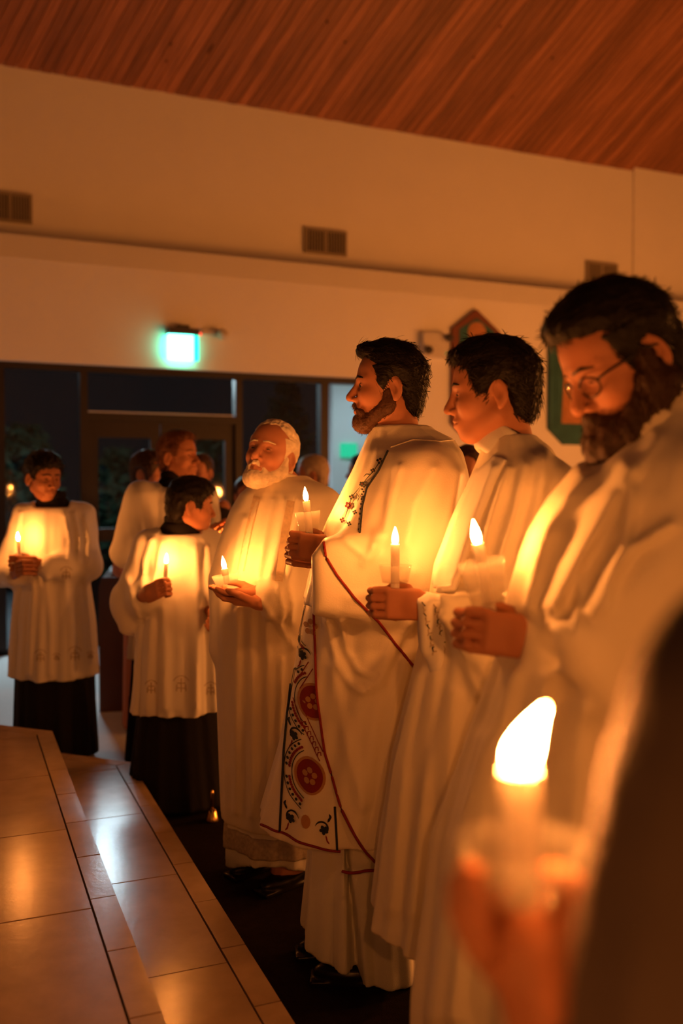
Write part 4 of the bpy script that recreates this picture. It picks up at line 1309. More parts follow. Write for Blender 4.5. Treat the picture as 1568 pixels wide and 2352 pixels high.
def eyes(head, p, m='eye'):
    for sy in (-1, 1):
        e = head.wld((0.0785, 0.031 * sy, 0.0))
        f = lambda X: ell(head.loc(X), (0.0790, 0.031 * sy, 0.0), (0.0108, 0.0105, 0.0040)) * head.s
        child('eye', surf(f, e - 0.018, e + 0.018, 0.0015), M[m], p)
def brows(head, p, m):
    for sy in (-1, 1):
        a, b, c = head.wld((0.0975, 0.010 * sy, 0.0240)), head.wld((0.0935, 0.029 * sy, 0.0275)), head.wld((0.0775, 0.050 * sy, 0.0220))
        v, f = tube([tuple(a), tuple(b), tuple(c)], 0.0036 * head.s, 6)
        mesh_obj('eyebrow', v, f, m, p, True)
def ring_collar(c, r, hgt, th, tilt, rx=1.0, wavy=0.0, flare=0.12):
    def f(X):
        q = (X - A3(c)) @ Ry(math.radians(tilt))
        rr = np.sqrt((q[:, 0] / rx) ** 2 + q[:, 1] ** 2)
        d = np.sqrt((rr - r - flare * np.minimum(0, q[:, 2])) ** 2 + np.maximum(np.abs(q[:, 2]) - hgt, 0) ** 2) - th
        return d + wavy * wob(X, 6, 4)
    return f

build_priest()

# ================================================================== young cleric with the white collar
def build_cleric():
    s, cx = 960.0, 1150.0
    pl = Place(cx, s)
    L = lambda px, py: to_local(px, py, s, cx)
    hx, hz = L(1130, 905)
    head = Head((hx, 0.0, hz), yaw=-9, pitch=-3, s=0.96, nose=0.55, cheek=1.08, jaw=1.08, chin=0.97)
    hp = L(905, 1377)
    o = A3((hp[0], 0.03, hp[1])); Rh = frame_to((1, -0.12, 0.02))
    hand = lambda X: hand_grip(X, o, Rh, 1, 0.018, 0.88, arm=(hp[0] - 0.25, 0.13, hp[1] - 0.02))
    o2 = A3((hp[0] - 0.01, -0.02, hp[1] - 0.012)); R2 = frame_to((1, 0.3, 0.05))
    hand2 = lambda X: hand_grip(X, o2, R2, -1, 0.034, 0.86, arm=(hp[0] - 0.25, -0.15, hp[1] - 0.05))
    core = core_body(1.44, 0.12, ((1, (-0.02, 0.17, 1.1)), (-1, (-0.02, -0.18, 1.1))))
    p = person('clean shaven young cleric with dark hair and high white collar behind the bearded man', pl.loc, 180, head, (-0.04, 0, 1.42),
               [(hand, o - A3((0.30, 0.08, 0.10)), o + A3((0.08, 0.16, 0.08))), (hand2, o2 - A3((0.28, 0.20, 0.10)), o2 + A3((0.1, 0.09, 0.08)))], M['skin'], core)
    hr = head.hair(front=0.076, temple=0.036, side=-0.010, nape=-0.072, thick=0.014, top=0.004, fringe=0.0, seed=4, rough=0.004)
    child('hair', hr, M['hair_dark'], p)
    strands(hr, head, 3000, flow_fringe, 0.032, M['hair_dark'], p, lift=0.004)
    eyes(head, p); brows(head, p, M['hair_dark'])
    def st(rows):
        return [(L(0, py)[1], L(pb, py)[0], L(pf, py)[0], -w, w) for py, pf, pb, w in rows]
    body = st([(1000, 1120, 1225, 0.08), (1030, 1108, 1255, 0.12), (1060, 1098, 1275, 0.17), (1110, 1078, 1300, 0.205), (1200, 1036, 1325, 0.225), (1300, 1000, 1335, 0.23),
               (1420, 988, 1335, 0.225), (1560, 955, 1330, 0.23), (1750, 905, 1330, 0.24), (1925, 876, 1330, 0.25), (2125, 853, 1330, 0.26)])
    lines = [([(1130, 1075), (1085, 1180), (1040, 1330)], 0.012, 12), ([(1165, 1075), (1130, 1180), (1095, 1310)], 0.014, 13), ([(1205, 1070), (1185, 1170), (1150, 1290)], 0.014, 14), ([(1250, 1040), (1240, 1130), (1210, 1260)], 0.013, 16),
             ([(1020, 1420), (1050, 1500), (1100, 1600)], 0.010, 14), ([(960, 1560), (925, 1750), (900, 2100)], 0.014, 16), ([(1000, 1560), (975, 1750), (950, 2110)], 0.014, 18), ([(1045, 1600), (1025, 1800), (1010, 2120)], 0.014, 18), ([(1060, 1370), (1110, 1400), (1160, 1390)], 0.010, 14)]
    slv = [L(*q) for q in ((985, 1334), (1040, 1345), (1090, 1322), (1180, 1260), (1260, 1330), (1240, 1520), (1135, 1655), (1112, 1645), (1060, 1500), (1010, 1415), (985, 1390))]
    def f(X):
        d = loft(X, body, 10, (0.016, 0.002), 2.0, 2.0)
        d = smin(d, cap(X, (-0.08, 0.17, 1.37), (-0.05, 0.215, 1.14), 0.085, 0.08), 0.07)
        d = smin(d, plate(X, slv, 0.20, 0.06, 0.035) + 0.006 * wob(X, 4, 3), 0.035)
        d = d + 0.006 * wob(X * A3((1.2, 1, 0.35)), 4.2, 5) * np.clip((1.44 - X[:, 2]) * 4, 0, 1)
        d = d - ridges(*pl.px(X), lines) * (X[:, 1] > -0.05)
        # mouth of the sleeve
        d = smax(d, -ell(X, (L(985, 1365)[0] + 0.01, 0.18, L(985, 1365)[1]), (0.05, 0.045, 0.032)), 0.012)
        return d
    cloth('vestment', f, (-0.26, -0.34, 0.34), (0.42, 0.36, 1.56), 0.0075, M['ivory'], p)
    # bright stole edge hanging down the front
    stole = [L(*q) for q in ((1118, 1048), (1140, 1060), (1080, 1200), (1030, 1345), (984, 1345), (1000, 1290), (1045, 1170), (1085, 1085))]
    cloth('stole', lambda X: smax(plate(X, stole, 0.10, 0.05, 0.012), -0.0 - (f(X) - 0.012), 0.001) if False else np.maximum(plate(X, stole, 0.07, 0.10, 0.02), f(X) - 0.010), (-0.05, -0.1, 1.1), (0.25, 0.22, 1.52), 0.006, M['linen'], p)
    # white hood collar and black clerical collar
    cloth('white_collar', ring_collar((-0.030, 0, 1.478), 0.078, 0.030, 0.009, -38, 1.14, 0.002), (-0.20, -0.15, 1.36), (0.14, 0.15, 1.62), 0.005, M['linen'], p)
    cloth('clerical_collar', ring_collar((-0.034, 0, 1.498), 0.066, 0.024, 0.005, -30, 1.12), (-0.16, -0.12, 1.40), (0.10, 0.12, 1.60), 0.004, M['black'], p)
    # lace cuff of the alb
    cf = [L(*q) for q in ((946, 1362), (1010, 1352), (1020, 1420), (1040, 1560), (985, 1560), (962, 1480))]
    cloth('lace_cuff', lambda X: plate(X, cf, 0.075, 0.055, 0.028) + 0.004 * np.sin(140 * X[:, 0] + 20 * X[:, 2]), (0.08, 0.0, 0.88), (0.26, 0.16, 1.2), 0.006, M['linen'], p)
    for k in range(40):
        a0 = L(962 + (k * 37) % 50, 1372 + (k * 53) % 110); q_ = 0.9 + 2.1 * ((k * 7) % 5) / 5
        v, fc = tube([(a0[0] - 0.006 * math.cos(q_), 0.1305, a0[1] - 0.006 * math.sin(q_)), (a0[0] + 0.002, 0.1315, a0[1] + 0.002), (a0[0] + 0.006 * math.cos(q_), 0.1305, a0[1] + 0.006 * math.sin(q_))], 0.0012, 5)
        mesh_obj('lace_stitch', v, fc, M['lace'] if k % 3 else M['navy'], p)
    cas = st([(2000, 1010, 1290, 0.19), (2250, 1005, 1290, 0.19), (2455, 1000, 1295, 0.20)])
    cloth('cassock', lambda X: loft(X, cas, 9, (0.012, 0.006), 0.1), (-0.2, -0.25, -0.02), (0.25, 0.25, 0.52), 0.010, M['black'], p)
    cand = pl.loc
    candle(P(907, 1338, pl.Y - 0.03), 'lit taper in short clear cup held by the young cleric', wax_len=0.092, wr=0.0105, cup=(0.039, 0.031, 0.040), tilt=(0, 0.0))
    return p
build_cleric()

# ================================================================== bearded man with glasses
def build_bearded():
    s, cx = 1300.0, 1400.0
    pl = Place(cx, s)
    L = lambda px, py: to_local(px, py, s, cx)
    hx, hz = L(1425, 832)
    head = Head((hx, 0.0, hz), yaw=15, pitch=-29, roll=3, s=1.02, jaw=1.05, nose=0.85, brow=1.1)
    hp = L(1130, 1440)
    o = A3((hp[0], 0.02, hp[1])); Rh = frame_to((1, -0.1, 0.12))
    hand = lambda X: hand_grip(X, o, Rh, 1, 0.018, 0.90, arm=(hp[0] - 0.25, 0.12, hp[1] - 0.06))
    o2 = A3((hp[0] - 0.01, -0.02, hp[1] - 0.012)); R2 = frame_to((1, 0.3, 0.1))
    hand2 = lambda X: hand_grip(X, o2, R2, -1, 0.034, 0.88, arm=(hp[0] - 0.25, -0.15, hp[1] - 0.06))
    core = core_body(1.40, 0.11, ((1, (-0.06, 0.16, 1.08)), (-1, (-0.02, -0.18, 1.08))))
    p = person('dark haired man with full beard and glasses looking down at his candle', pl.loc, 180, head, (-0.07, 0, 1.44),
               [(hand, o - A3((0.30, 0.08, 0.14)), o + A3((0.08, 0.16, 0.08))), (hand2, o2 - A3((0.28, 0.20, 0.12)), o2 + A3((0.1, 0.09, 0.08)))], M['skin'], core, hh=0.0025)
    hr = head.hair(front=0.080, temple=0.026, side=-0.03, nape=-0.085, thick=0.012, top=0.014, fringe=0.008, seed=6, rough=0.003)
    child('hair', hr, M['hair_dark'], p)
    strands(hr, head, 3200, flow_short, 0.030, M['hair_dark'], p)
    br = head.beard(length=0.075, spread=0.022, side=0.0, seed=7, rough=0.005, mouth=False, point=0.035, forward=0.016)
    child('beard', br, M['hair_brown'], p)
    strands(br, head, 3200, flow_beard, 0.024, M['hair_brown'], p, 'beard_strands', lift=0.004)
    eyes(head, p); brows(head, p, M['hair_dark'])
    g = []
    for sy in (-1, 1):
        ring = [tuple(head.wld((0.098 - 0.010 * abs(math.cos(a)) * (1 if math.cos(a) > 0 else 0), sy * (0.033 + 0.024 * math.cos(a)), -0.006 + 0.018 * math.sin(a)))) for a in np.linspace(0, 2 * math.pi, 25)]
        v, f = tube(ring, 0.0018, 6); g.append((v, f))
        v, f = tube([tuple(head.wld(q)) for q in ((0.088, 0.057 * sy, 0.002), (0.075, 0.070 * sy, 0.006), (0.0, 0.083 * sy, 0.010), (-0.03, 0.084 * sy, 0.004), (-0.045, 0.080 * sy, -0.014))], 0.0026, 6); g.append((v, f))
    v, f = tube([tuple(head.wld(q)) for q in ((0.0985, -0.010, 0.0), (0.104, 0, 0.004), (0.0985, 0.010, 0.0))], 0.0018, 6); g.append((v, f))
    vs, fs, o_ = [], [], 0
    for v, f in g:
        fs += [tuple(i + o_ for i in q) for q in f]; vs += v; o_ += len(v)
    gl = mesh_obj('glasses', vs, fs, M['glasses'], p, True)
    for sy in (-1, 1):
        ring = [tuple(head.wld((0.099, sy * 0.033, -0.006)))] + [tuple(head.wld((0.0975 - 0.010 * max(0, math.cos(a)), sy * (0.033 + 0.0235 * math.cos(a)), -0.006 + 0.0175 * math.sin(a)))) for a in np.linspace(0, 2 * math.pi, 21)[:-1]]
        mesh_obj('lens', ring, [(0, 1 + i, 1 + (i + 1) % 20) for i in range(20)], M['lens'], gl, True)
    def st(rows):
        return [(L(0, py)[1], L(pb, py)[0], L(pf, py)[0], -w, w) for py, pf, pb, w in rows]
    body = st([(900, 1490, 1600, 0.07), (950, 1465, 1650, 0.10), (1010, 1420, 1685, 0.16), (1070, 1350, 1710, 0.205), (1140, 1282, 1730, 0.23), (1220, 1230, 1740, 0.235), (1350, 1190, 1740, 0.235),
               (1500, 1160, 1740, 0.235), (1700, 1090, 1740, 0.24), (1950, 1010, 1740, 0.24), (2352, 968, 1750, 0.25), (2900, 950, 1760, 0.26)])
    lines = [([(1330, 1085), (1265, 1180), (1225, 1280), (1205, 1390)], 0.022, 26), ([(1440, 1075), (1390, 1170), (1330, 1280), (1270, 1390)], 0.024, 20), ([(1450, 1130), (1435, 1240), (1400, 1330), (1370, 1400)], 0.016, 15),
             ([(1540, 1205), (1450, 1260), (1400, 1330), (1395, 1400)], 0.016, 13), ([(1335, 1330), (1325, 1400), (1330, 1450)], 0.010, 10), ([(1510, 1000), (1470, 1060), (1440, 1110)], 0.012, 15),
             ([(1180, 1560), (1130, 1750), (1075, 2000), (1040, 2352)], 0.016, 24), ([(1250, 1560), (1210, 1800), (1180, 2352)], 0.016, 26), ([(1340, 1640), (1320, 1900), (1300, 2352)], 0.016, 28), ([(1110, 1700), (1050, 1950), (1000, 2352)], 0.014, 20)]
    slv = [L(*q) for q in ((1205, 1400), (1270, 1375), (1330, 1300), (1450, 1180), (1560, 1150), (1700, 1250), (1690, 1560), (1500, 1640), (1330, 1600), (1225, 1490))]
    def f(X):
        d = loft(X, body, 10, (0.020, 0.003), 0.7, 1.0)
        d = smin(d, cap(X, (-0.13, 0.18, 1.38), (-0.12, 0.23, 1.10), 0.085, 0.085), 0.07)
        d = smin(d, plate(X, slv, 0.20, 0.065, 0.04) + 0.004 * wob(X, 4, 3), 0.045)
        d = d - ridges(*pl.px(X), lines) * (X[:, 1] > -0.05)
        d = d + 0.005 * wob(X * A3((1.2, 1, 0.4)), 4.0, 2)
        d = smax(d, -ell(X, (L(1205, 1450)[0] + 0.012, 0.165, L(1205, 1450)[1]), (0.05, 0.05, 0.035)), 0.012)
        return d
    cloth('vestment', f, (-0.34, -0.34, 0.0), (0.36, 0.36, 1.60), 0.0072, M['ivory'], p)
    cloth('collar', ring_collar((-0.098, 0, 1.475), 0.085, 0.035, 0.012, -25, 1.2, 0.003), (-0.30, -0.18, 1.34), (0.12, 0.18, 1.64), 0.005, M['ivory'], p)
    shoe(p, (0.02, 0.1, 0), 0, 0.9); shoe(p, (0.02, -0.1, 0), 0, 0.9)
    candle(P(1122, 1385, pl.Y - 0.02), 'lit leaning taper in tall clear cup held by the bearded man with glasses', wax_len=0.108, wr=0.0105, cup=(0.041, 0.030, 0.075), tilt=(0, -0.19))
    return p
build_bearded()

# ================================================================== old white-bearded priest
def build_old():
    pl = Place(648, 640.0, face=222)
    hc = pl.lp(622, 1048, -0.06)
    head = Head(hc, yaw=26, pitch=17, roll=-7, s=0.97, jaw=1.02, nose=0.8)
    ca = pl.lp(552, 1350, -0.30)
    d1 = pl.ldir((-1.0, -0.15, 0.02)); R1 = frame_to(d1)
    hand = lambda X: hand_flat(X, ca, R1, 1, 1.0, arm=pl.lp(690, 1345, -0.17), curl=0.010)
    c2 = pl.lp(556, 1366, -0.31)
    hand2 = lambda X: hand_flat(X, c2, frame_to(pl.ldir((-0.95, 0.25, 0.06))), -1, 1.0, arm=pl.lp(690, 1352, -0.17), curl=0.02)
    core = core_body(1.40, 0.16, ((1, pl.lp(720, 1370, -0.15)), (-1, pl.lp(560, 1330, 0.15))))
    p = person('old priest with white hair and white beard gazing upward', pl.loc, pl.face, head, (-0.02, 0, 1.37),
               [(hand, np.minimum(ca, pl.lp(690, 1345, -0.24)) - 0.13, np.maximum(ca, pl.lp(690, 1345, -0.24)) + 0.13), (hand2, c2 - 0.17, c2 + 0.17)], M['skin_pale'], core, hdh=0.0034)
    child('hair', head.hair(front=0.098, temple=0.022, side=-0.03, nape=-0.085, thick=0.010, seed=3, rough=0.003, slope=0.9), M['hair_white'], p)
    child('beard', head.beard(length=0.014, spread=0.007, side=-0.01, seed=5, rough=0.003), M['hair_white'], p)
    eyes(head, p); brows(head, p, M['hair_white'])
    body = [(1.445, -0.10, 0.07, -0.08, 0.08), (1.42, -0.13, 0.10, -0.13, 0.13), (1.38, -0.15, 0.13, -0.19, 0.19), (1.32, -0.17, 0.16, -0.225, 0.225), (1.20, -0.18, 0.21, -0.25, 0.25), (1.08, -0.18, 0.25, -0.26, 0.26),
            (0.98, -0.18, 0.25, -0.25, 0.25), (0.75, -0.17, 0.235, -0.235, 0.235), (0.50, -0.17, 0.225, -0.23, 0.23), (0.22, -0.17, 0.215, -0.225, 0.225)]
    lines = [([(545, 1400), (540, 1600), (538, 1870)], 0.014, 9), ([(575, 1400), (578, 1600), (575, 1880)], 0.012, 9), ([(610, 1420), (615, 1600), (612, 1880)], 0.014, 10), ([(645, 1520), (640, 1700), (640, 1880)], 0.014, 9),
             ([(625, 1150), (605, 1240), (590, 1330)], 0.012, 9), ([(655, 1150), (640, 1240), (622, 1320)], 0.012, 9), ([(595, 1150), (570, 1230), (550, 1320)], 0.010, 9), ([(690, 1150), (672, 1240), (665, 1330)], 0.012, 9), ([(560, 1190), (542, 1260), (530, 1320)], 0.010, 8),
             ([(640, 1350), (650, 1400), (645, 1440)], 0.010, 7), ([(662, 1345), (672, 1390), (668, 1430)], 0.010, 7), ([(600, 1385), (640, 1440), (672, 1485)], 0.010, 8)]
    def f(X):
        d = loft(X, body, 9, (0.006, 0.0), 0.2, 1.0)
        e1, w1 = pl.lp(705, 1330, -0.10), pl.lp(632, 1368, -0.30)
        d = smin(d, cap(X, (-0.03, 0.16, 1.33), e1, 0.08, 0.08), 0.06)
        d = smin(d, cap(X, e1, w1, 0.080, 0.068), 0.04)
        # sleeve hanging below the wrist
        d = smin(d, cap(X, w1 - A3((0.02, 0, 0.02)), pl.lp(680, 1470, -0.16), 0.030, 0.022), 0.05)
        d = smin(d, cap(X, (-0.03, -0.16, 1.33), pl.lp(545, 1340, 0.02), 0.075, 0.07), 0.06)
        d = smin(d, cap(X, pl.lp(530, 1400, -0.02), pl.lp(508, 1490, -0.02), 0.05, 0.035), 0.05)
        d = d + 0.005 * wob(X * A3((1, 1, 0.22)), 5.0, 4) - ridges(*pl.px(X), lines)
        return d
    cloth('chasuble', f, (-0.34, -0.40, 0.20), (0.45, 0.42, 1.48), 0.0085, M['ivory'], p)
    cloth('collar', ring_collar((0.0, 0, 1.405), 0.075, 0.030, 0.010, -14, 1.1, 0.002), (-0.15, -0.15, 1.3), (0.16, 0.15, 1.5), 0.005, M['ivory'], p)
    alb = [(0.30, -0.15, 0.19, -0.19, 0.19), (0.06, -0.17, 0.20, -0.21, 0.21)]
    fa = lambda X: np.maximum(loft(X, alb, 8, (0.014, 0.010), 1.0), 0.075 + 0.03 * np.sin(2.2 * np.arctan2(X[:, 1], X[:, 0])) - X[:, 2])
    cloth('alb', fa, (-0.24, -0.27, 0.02), (0.28, 0.27, 0.32), 0.009, M['linen'], p)
    band = [(0.20, -0.165, 0.205, -0.205, 0.205), (0.13, -0.17, 0.208, -0.21, 0.21)]
    cloth('lace_band', lambda X: loft(X, band, 8, (0.014, 0.012), 1.0) - 0.001, (-0.24, -0.27, 0.11), (0.28, 0.27, 0.22), 0.008, M['lace'], p)
    shoe(p, (0.02, 0.09, 0), 0, 0.9); shoe(p, (0.02, -0.09, 0), 0, 0.9)
    # damask bands down the front
    strokes_on(pl, p, f, [[(668, 1150), (655, 1220), (645, 1300), (640, 1335)]], 9, M['damask'], 'damask_band')
    strokes_on(pl, p, f, [[(590, 1140), (570, 1220), (552, 1310)]], 8, M['damask'], 'damask_band')
    candle(P(521, 1340, pl.Y - 0.33), 'lit taper in low cup resting on the open hands of the old priest', wax_len=0.050, wr=0.0105, cup=(0.045, 0.036, 0.028), tilt=(0, -0.16), below=0.002)
    return p
build_old()

# ================================================================== altar servers in surplice and cassock
def build_server(label, pl, head, zs, hair, skin, hem, floor_r, hands, neck_base, sleeves, motifs, w=0.16, collar=True, hemw=0.22, elbows=(), hair_m='hair_dark', seed=0, h=0.009, lines=()):
    core = core_body(zs, w * 0.85, elbows, r=0.085)
    p = person(label, pl.loc, pl.face, head, neck_base, hands, M[skin], core, neck_r=0.052, hh=0.0035, hdh=0.0038)
    hr = head.hair(h=0.0036, **hair)
    child('hair', hr, M[hair_m], p)
    strands(hr, head, 1300, flow_fringe, 0.032, M[hair_m], p, lift=0.004, width=0.0016)
    eyes(head, p); brows(head, p, M[hair_m])
    body = [(zs + 0.01, -0.08, 0.07, -0.085, 0.085), (zs - 0.015, -0.10, 0.09, -0.13, 0.13), (zs - 0.05, -0.11, 0.105, -w * 1.02, w * 1.02), (zs - 0.12, -0.12, 0.12, -w * 1.12, w * 1.12), (zs - 0.35, -0.13, 0.14, -w * 1.1, w * 1.1),
            (zs * 0.55, -0.14, 0.155, -hemw * 0.92, hemw * 0.92), (hem, -0.15, 0.165, -hemw, hemw)]
    def f(X):
        d = loft(X, body, 11, (0.013, 0.001), seed, seed)
        for pts, r0, r1 in sleeves:
            d = smin(d, chain(X, pts, r0, r1, 0.03) + 0.006 * wob(X, 5, 2), 0.04)
        d = d + 0.008 * wob(X * A3((1, 1, 0.25)), 5.5, int(seed) % 5)
        if lines: d = d - ridges(*pl.px(X), lines)
        # square neckline
        d = smax(d, -rbox(X, (0.02, 0, zs + 0.03), (0.16, 0.085, 0.055), 0.01), 0.006)
        return d
    lo = A3((-0.40, -0.48, hem - 0.02)); hi = A3((0.48, 0.48, zs + 0.06))
    cloth('surplice', f, lo, hi, h, M['linen'], p)
    cas = [(zs + 0.03, -0.062, 0.062, -0.065, 0.065), (zs - 0.02, -0.085, 0.082, -0.10, 0.10), (zs - 0.10, -0.095, 0.10, -0.12, 0.12), (zs * 0.5, -0.11, 0.12, -0.14, 0.14), (hem, -0.12, 0.13, -hemw * 0.9, hemw * 0.9), (0.015, -floor_r * 0.8, floor_r * 0.8, -floor_r, floor_r)]
    cloth('cassock', lambda X: loft(X, cas, 10, (0.010, 0.0), 1.0 + seed), (-0.3, -0.33, 0.0), (0.3, 0.33, zs + 0.05), 0.014, M['black'], p)
    cloth('cassock_collar', ring_collar((neck_base[0] + 0.004, 0, zs + 0.028), 0.060, 0.020, 0.006, -8, 1.05), (-0.14, -0.12, zs - 0.06), (0.14, 0.12, zs + 0.12), 0.005, M['black'], p)
    for poly, wd in motifs:
        strokes_on(pl, p, f, [poly], wd, M['lace'], 'embroidery')
    return p, f
def monogram(cx, cy, r):
    out = []
    out.append(([(cx + r * math.cos(a), cy + r * 1.1 * math.sin(a)) for a in np.linspace(3.6, 5.8, 9)], 0.9))
    out.append(([(cx, cy - r * 0.8), (cx, cy + r * 0.8)], 1.4)); out.append(([(cx - r * 0.5, cy - r * 0.25), (cx + r * 0.5, cy - r * 0.25)], 1.4))
    out.append(([(cx - r * 0.5, cy - r * 0.1), (cx - r * 0.55, cy + r * 0.7)], 1.4)); out.append(([(cx + r * 0.5, cy - r * 0.1), (cx + r * 0.55, cy + r * 0.7)], 1.4))
    out.append(([(cx - r * 0.5, cy + r * 0.3), (cx + r * 0.5, cy + r * 0.35)], 1.2))
    return out

# left boy
def build_left_server():
    pl = Place(122, Y=4.81, face=-80)
    head = Head(pl.lp(100, 1098, -0.02), yaw=36, pitch=-6, s=0.96, nose=0.5, jaw=0.95, brow=0.6)
    ca = pl.lp(46, 1292, -0.24)
    R1 = frame_to(pl.ldir((-0.9, -0.45, 0.05)))
    e1 = pl.lp(205, 1300, -0.02); e2 = pl.lp(12, 1320, -0.04)
    hl = lambda X: hand_grip(X, ca, R1, 1, 0.016, 0.95, arm=e1)
    c2 = pl.lp(62, 1306, -0.26)
    hr = lambda X: hand_grip(X, c2, frame_to(pl.ldir((0.6, -0.8, 0.25))), -1, 0.034, 0.92, arm=e2)
    sh_l, sh_r = A3((-0.02, 0.145, 1.26)), A3((-0.02, -0.145, 1.26))
    m = monogram(93, 1508, 15) + monogram(172, 1504, 17) + monogram(152, 1318, 15) + monogram(130, 1510, 9) + monogram(208, 1506, 9)
    p, f = build_server('dark haired altar boy in white surplice at the far left holding a taper', pl, head, 1.325,
        dict(front=0.060, temple=0.040, side=-0.005, nape=-0.055, thick=0.020, top=0.012, fringe=0.006, seed=2, rough=0.005), 'skin_tan', 0.43, 0.21,
        [(hl, np.minimum(ca, e1) - 0.10, np.maximum(ca, e1) + 0.10), (hr, np.minimum(c2, e2) - 0.10, np.maximum(c2, e2) + 0.10)], (-0.005, 0, 1.31),
        [([sh_l, e1, pl.lp(108, 1302, -0.20)], 0.068, 0.062), ([sh_r, e2, e2 * 0.45 + c2 * 0.55 - A3((0, 0, 0.02))], 0.062, 0.058)], m, w=0.155, elbows=((1, e1), (-1, e2)), seed=1.0, hemw=0.215,
        lines=[([(150, 1185), (160, 1240), (158, 1285)], 0.012, 6), ([(170, 1180), (182, 1240), (180, 1290)], 0.012, 6), ([(195, 1190), (205, 1240), (200, 1300)], 0.010, 6), ([(105, 1330), (112, 1440), (110, 1550)], 0.014, 8), ([(75, 1320), (65, 1440), (62, 1550)], 0.012, 8), ([(150, 1340), (160, 1450), (160, 1550)], 0.012, 8), ([(195, 1330), (203, 1450), (205, 1550)], 0.012, 8), ([(45, 1180), (35, 1240), (30, 1290)], 0.010, 6)])
    candle(P(45, 1276, pl.Y - 0.24), 'slim lit taper held low by the altar boy at the far left', wax_len=0.075, wr=0.0085, tilt=(0, -0.08), cup=(0.030, 0.022, 0.010))
build_left_server()

# centre boy
def build_centre_server():
    pl = Place(412, Y=4.10, face=-72)
    head = Head(pl.lp(438, 1163, 0.0), yaw=92, pitch=-5, s=0.93, nose=0.5, jaw=0.95, brow=0.6)
    ca = pl.lp(372, 1352, -0.22)
    e1 = pl.lp(470, 1360, -0.05); e2 = pl.lp(300, 1385, -0.02)
    R2 = frame_to(pl.ldir((0.75, -0.6, 0.35)))
    hr = lambda X: hand_grip(X, ca, R2, -1, 0.016, 0.92, arm=e2)
    c2 = pl.lp(490, 1425, -0.15)
    hl = lambda X: hand_grip(X, c2, frame_to(pl.ldir((0.5, -0.5, -0.5))), 1, 0.018, 0.9, arm=e1)
    sh_l, sh_r = A3((-0.02, 0.135, 1.145)), A3((-0.02, -0.135, 1.145))
    m = monogram(347, 1580, 16) + monogram(416, 1574, 20) + monogram(484, 1584, 16)
    p, f = build_server('dark haired boy in front in white surplice turned to face the old priest', pl, head, 1.225,
        dict(front=0.066, temple=0.034, side=-0.010, nape=-0.075, thick=0.014, top=0.004, fringe=0.003, seed=5, rough=0.003), 'skin', 0.425, 0.235,
        [(hr, np.minimum(ca, e2) - 0.10, np.maximum(ca, e2) + 0.10), (hl, np.minimum(c2, e1) - 0.10, np.maximum(c2, e1) + 0.10)], (-0.01, 0, 1.21),
        [([sh_l, e1], 0.07, 0.075), ([sh_r, e2, e2 * 0.5 + ca * 0.5], 0.070, 0.075), ([e2, e2 - A3((0, 0, 0.10))], 0.07, 0.05)], m, w=0.150, elbows=((1, e1), (-1, e2)), seed=3.0, hemw=0.205,
        lines=[([(345, 1240), (330, 1290), (325, 1350)], 0.012, 7), ([(372, 1245), (360, 1300), (352, 1330)], 0.010, 6), ([(375, 1400), (375, 1500), (372, 1630)], 0.014, 8), ([(405, 1380), (408, 1500), (402, 1630)], 0.012, 8), ([(450, 1260), (455, 1420), (448, 1630)], 0.014, 9), ([(480, 1260), (485, 1420), (490, 1630)], 0.014, 8), ([(345, 1430), (340, 1520), (335, 1630)], 0.012, 8), ([(290, 1330), (300, 1380), (315, 1420)], 0.012, 8)])
    # black cassock cuff at the wrist
    wv = A3(e2) * 0.42 + ca * 0.58
    cloth('cuff', lambda X: cap(X, wv, A3(e2) * 0.62 + ca * 0.38 - A3((0, 0, 0.03)), 0.036, 0.046), np.minimum(wv, e2) - 0.12, np.maximum(wv, e2) + 0.1, 0.006, M['black'], p)
    candle(P(379, 1338, pl.Y - 0.22), 'slim lit taper held by the altar boy in front', wax_len=0.082, wr=0.0085, tilt=(0, 0.06), cup=(0.028, 0.022, 0.008))
build_centre_server()

# tall server behind
def build_tall_server():
    pl = Place(400, Y=4.75, face=-60)
    head = Head(pl.lp(409, 1050, 0.0), yaw=38, pitch=5, s=0.98, nose=0.8)
    ca = pl.lp(508, 1222, -0.30)
    e1 = pl.lp(488, 1275, -0.12); e2 = pl.lp(292, 1268, -0.02)
    hl = lambda X: hand_grip(X, ca, frame_to(pl.ldir((0.75, -0.3, 0.65))), 1, 0.020, 1.05, arm=e1)
    c2 = pl.lp(420, 1290, -0.20)
    hr = lambda X: hand_grip(X, c2, frame_to(pl.ldir((0.8, -0.5, 0.1))), -1, 0.02, 1.0, arm=e2)
    sh_l, sh_r = A3((-0.02, 0.165, 1.35)), A3((-0.02, -0.165, 1.35))
    p, f = build_server('tall red haired altar server in white surplice standing behind the boy', pl, head, 1.425,
        dict(front=0.082, temple=0.030, side=-0.012, nape=-0.070, thick=0.008, top=0.006, seed=7, rough=0.003), 'skin', 0.55, 0.25,
        [(hl, np.minimum(ca, e1) - 0.11, np.maximum(ca, e1) + 0.11), (hr, c2 - 0.12, c2 + 0.12)], (-0.01, 0, 1.41),
        [([sh_l, e1], 0.08, 0.065), ([sh_r, e2, e2 * 0.5 + c2 * 0.5], 0.085, 0.075)], [], w=0.185, elbows=((1, e1), (-1, e2)), hair_m='hair_red', seed=2.0, hemw=0.24)
    candle(P(522, 1236, pl.Y - 0.31), 'short lit taper in the raised hand between the boy and the old priest', wax_len=0.018, wr=0.0085, tilt=(0, 0.25), below=0.06)
build_tall_server()

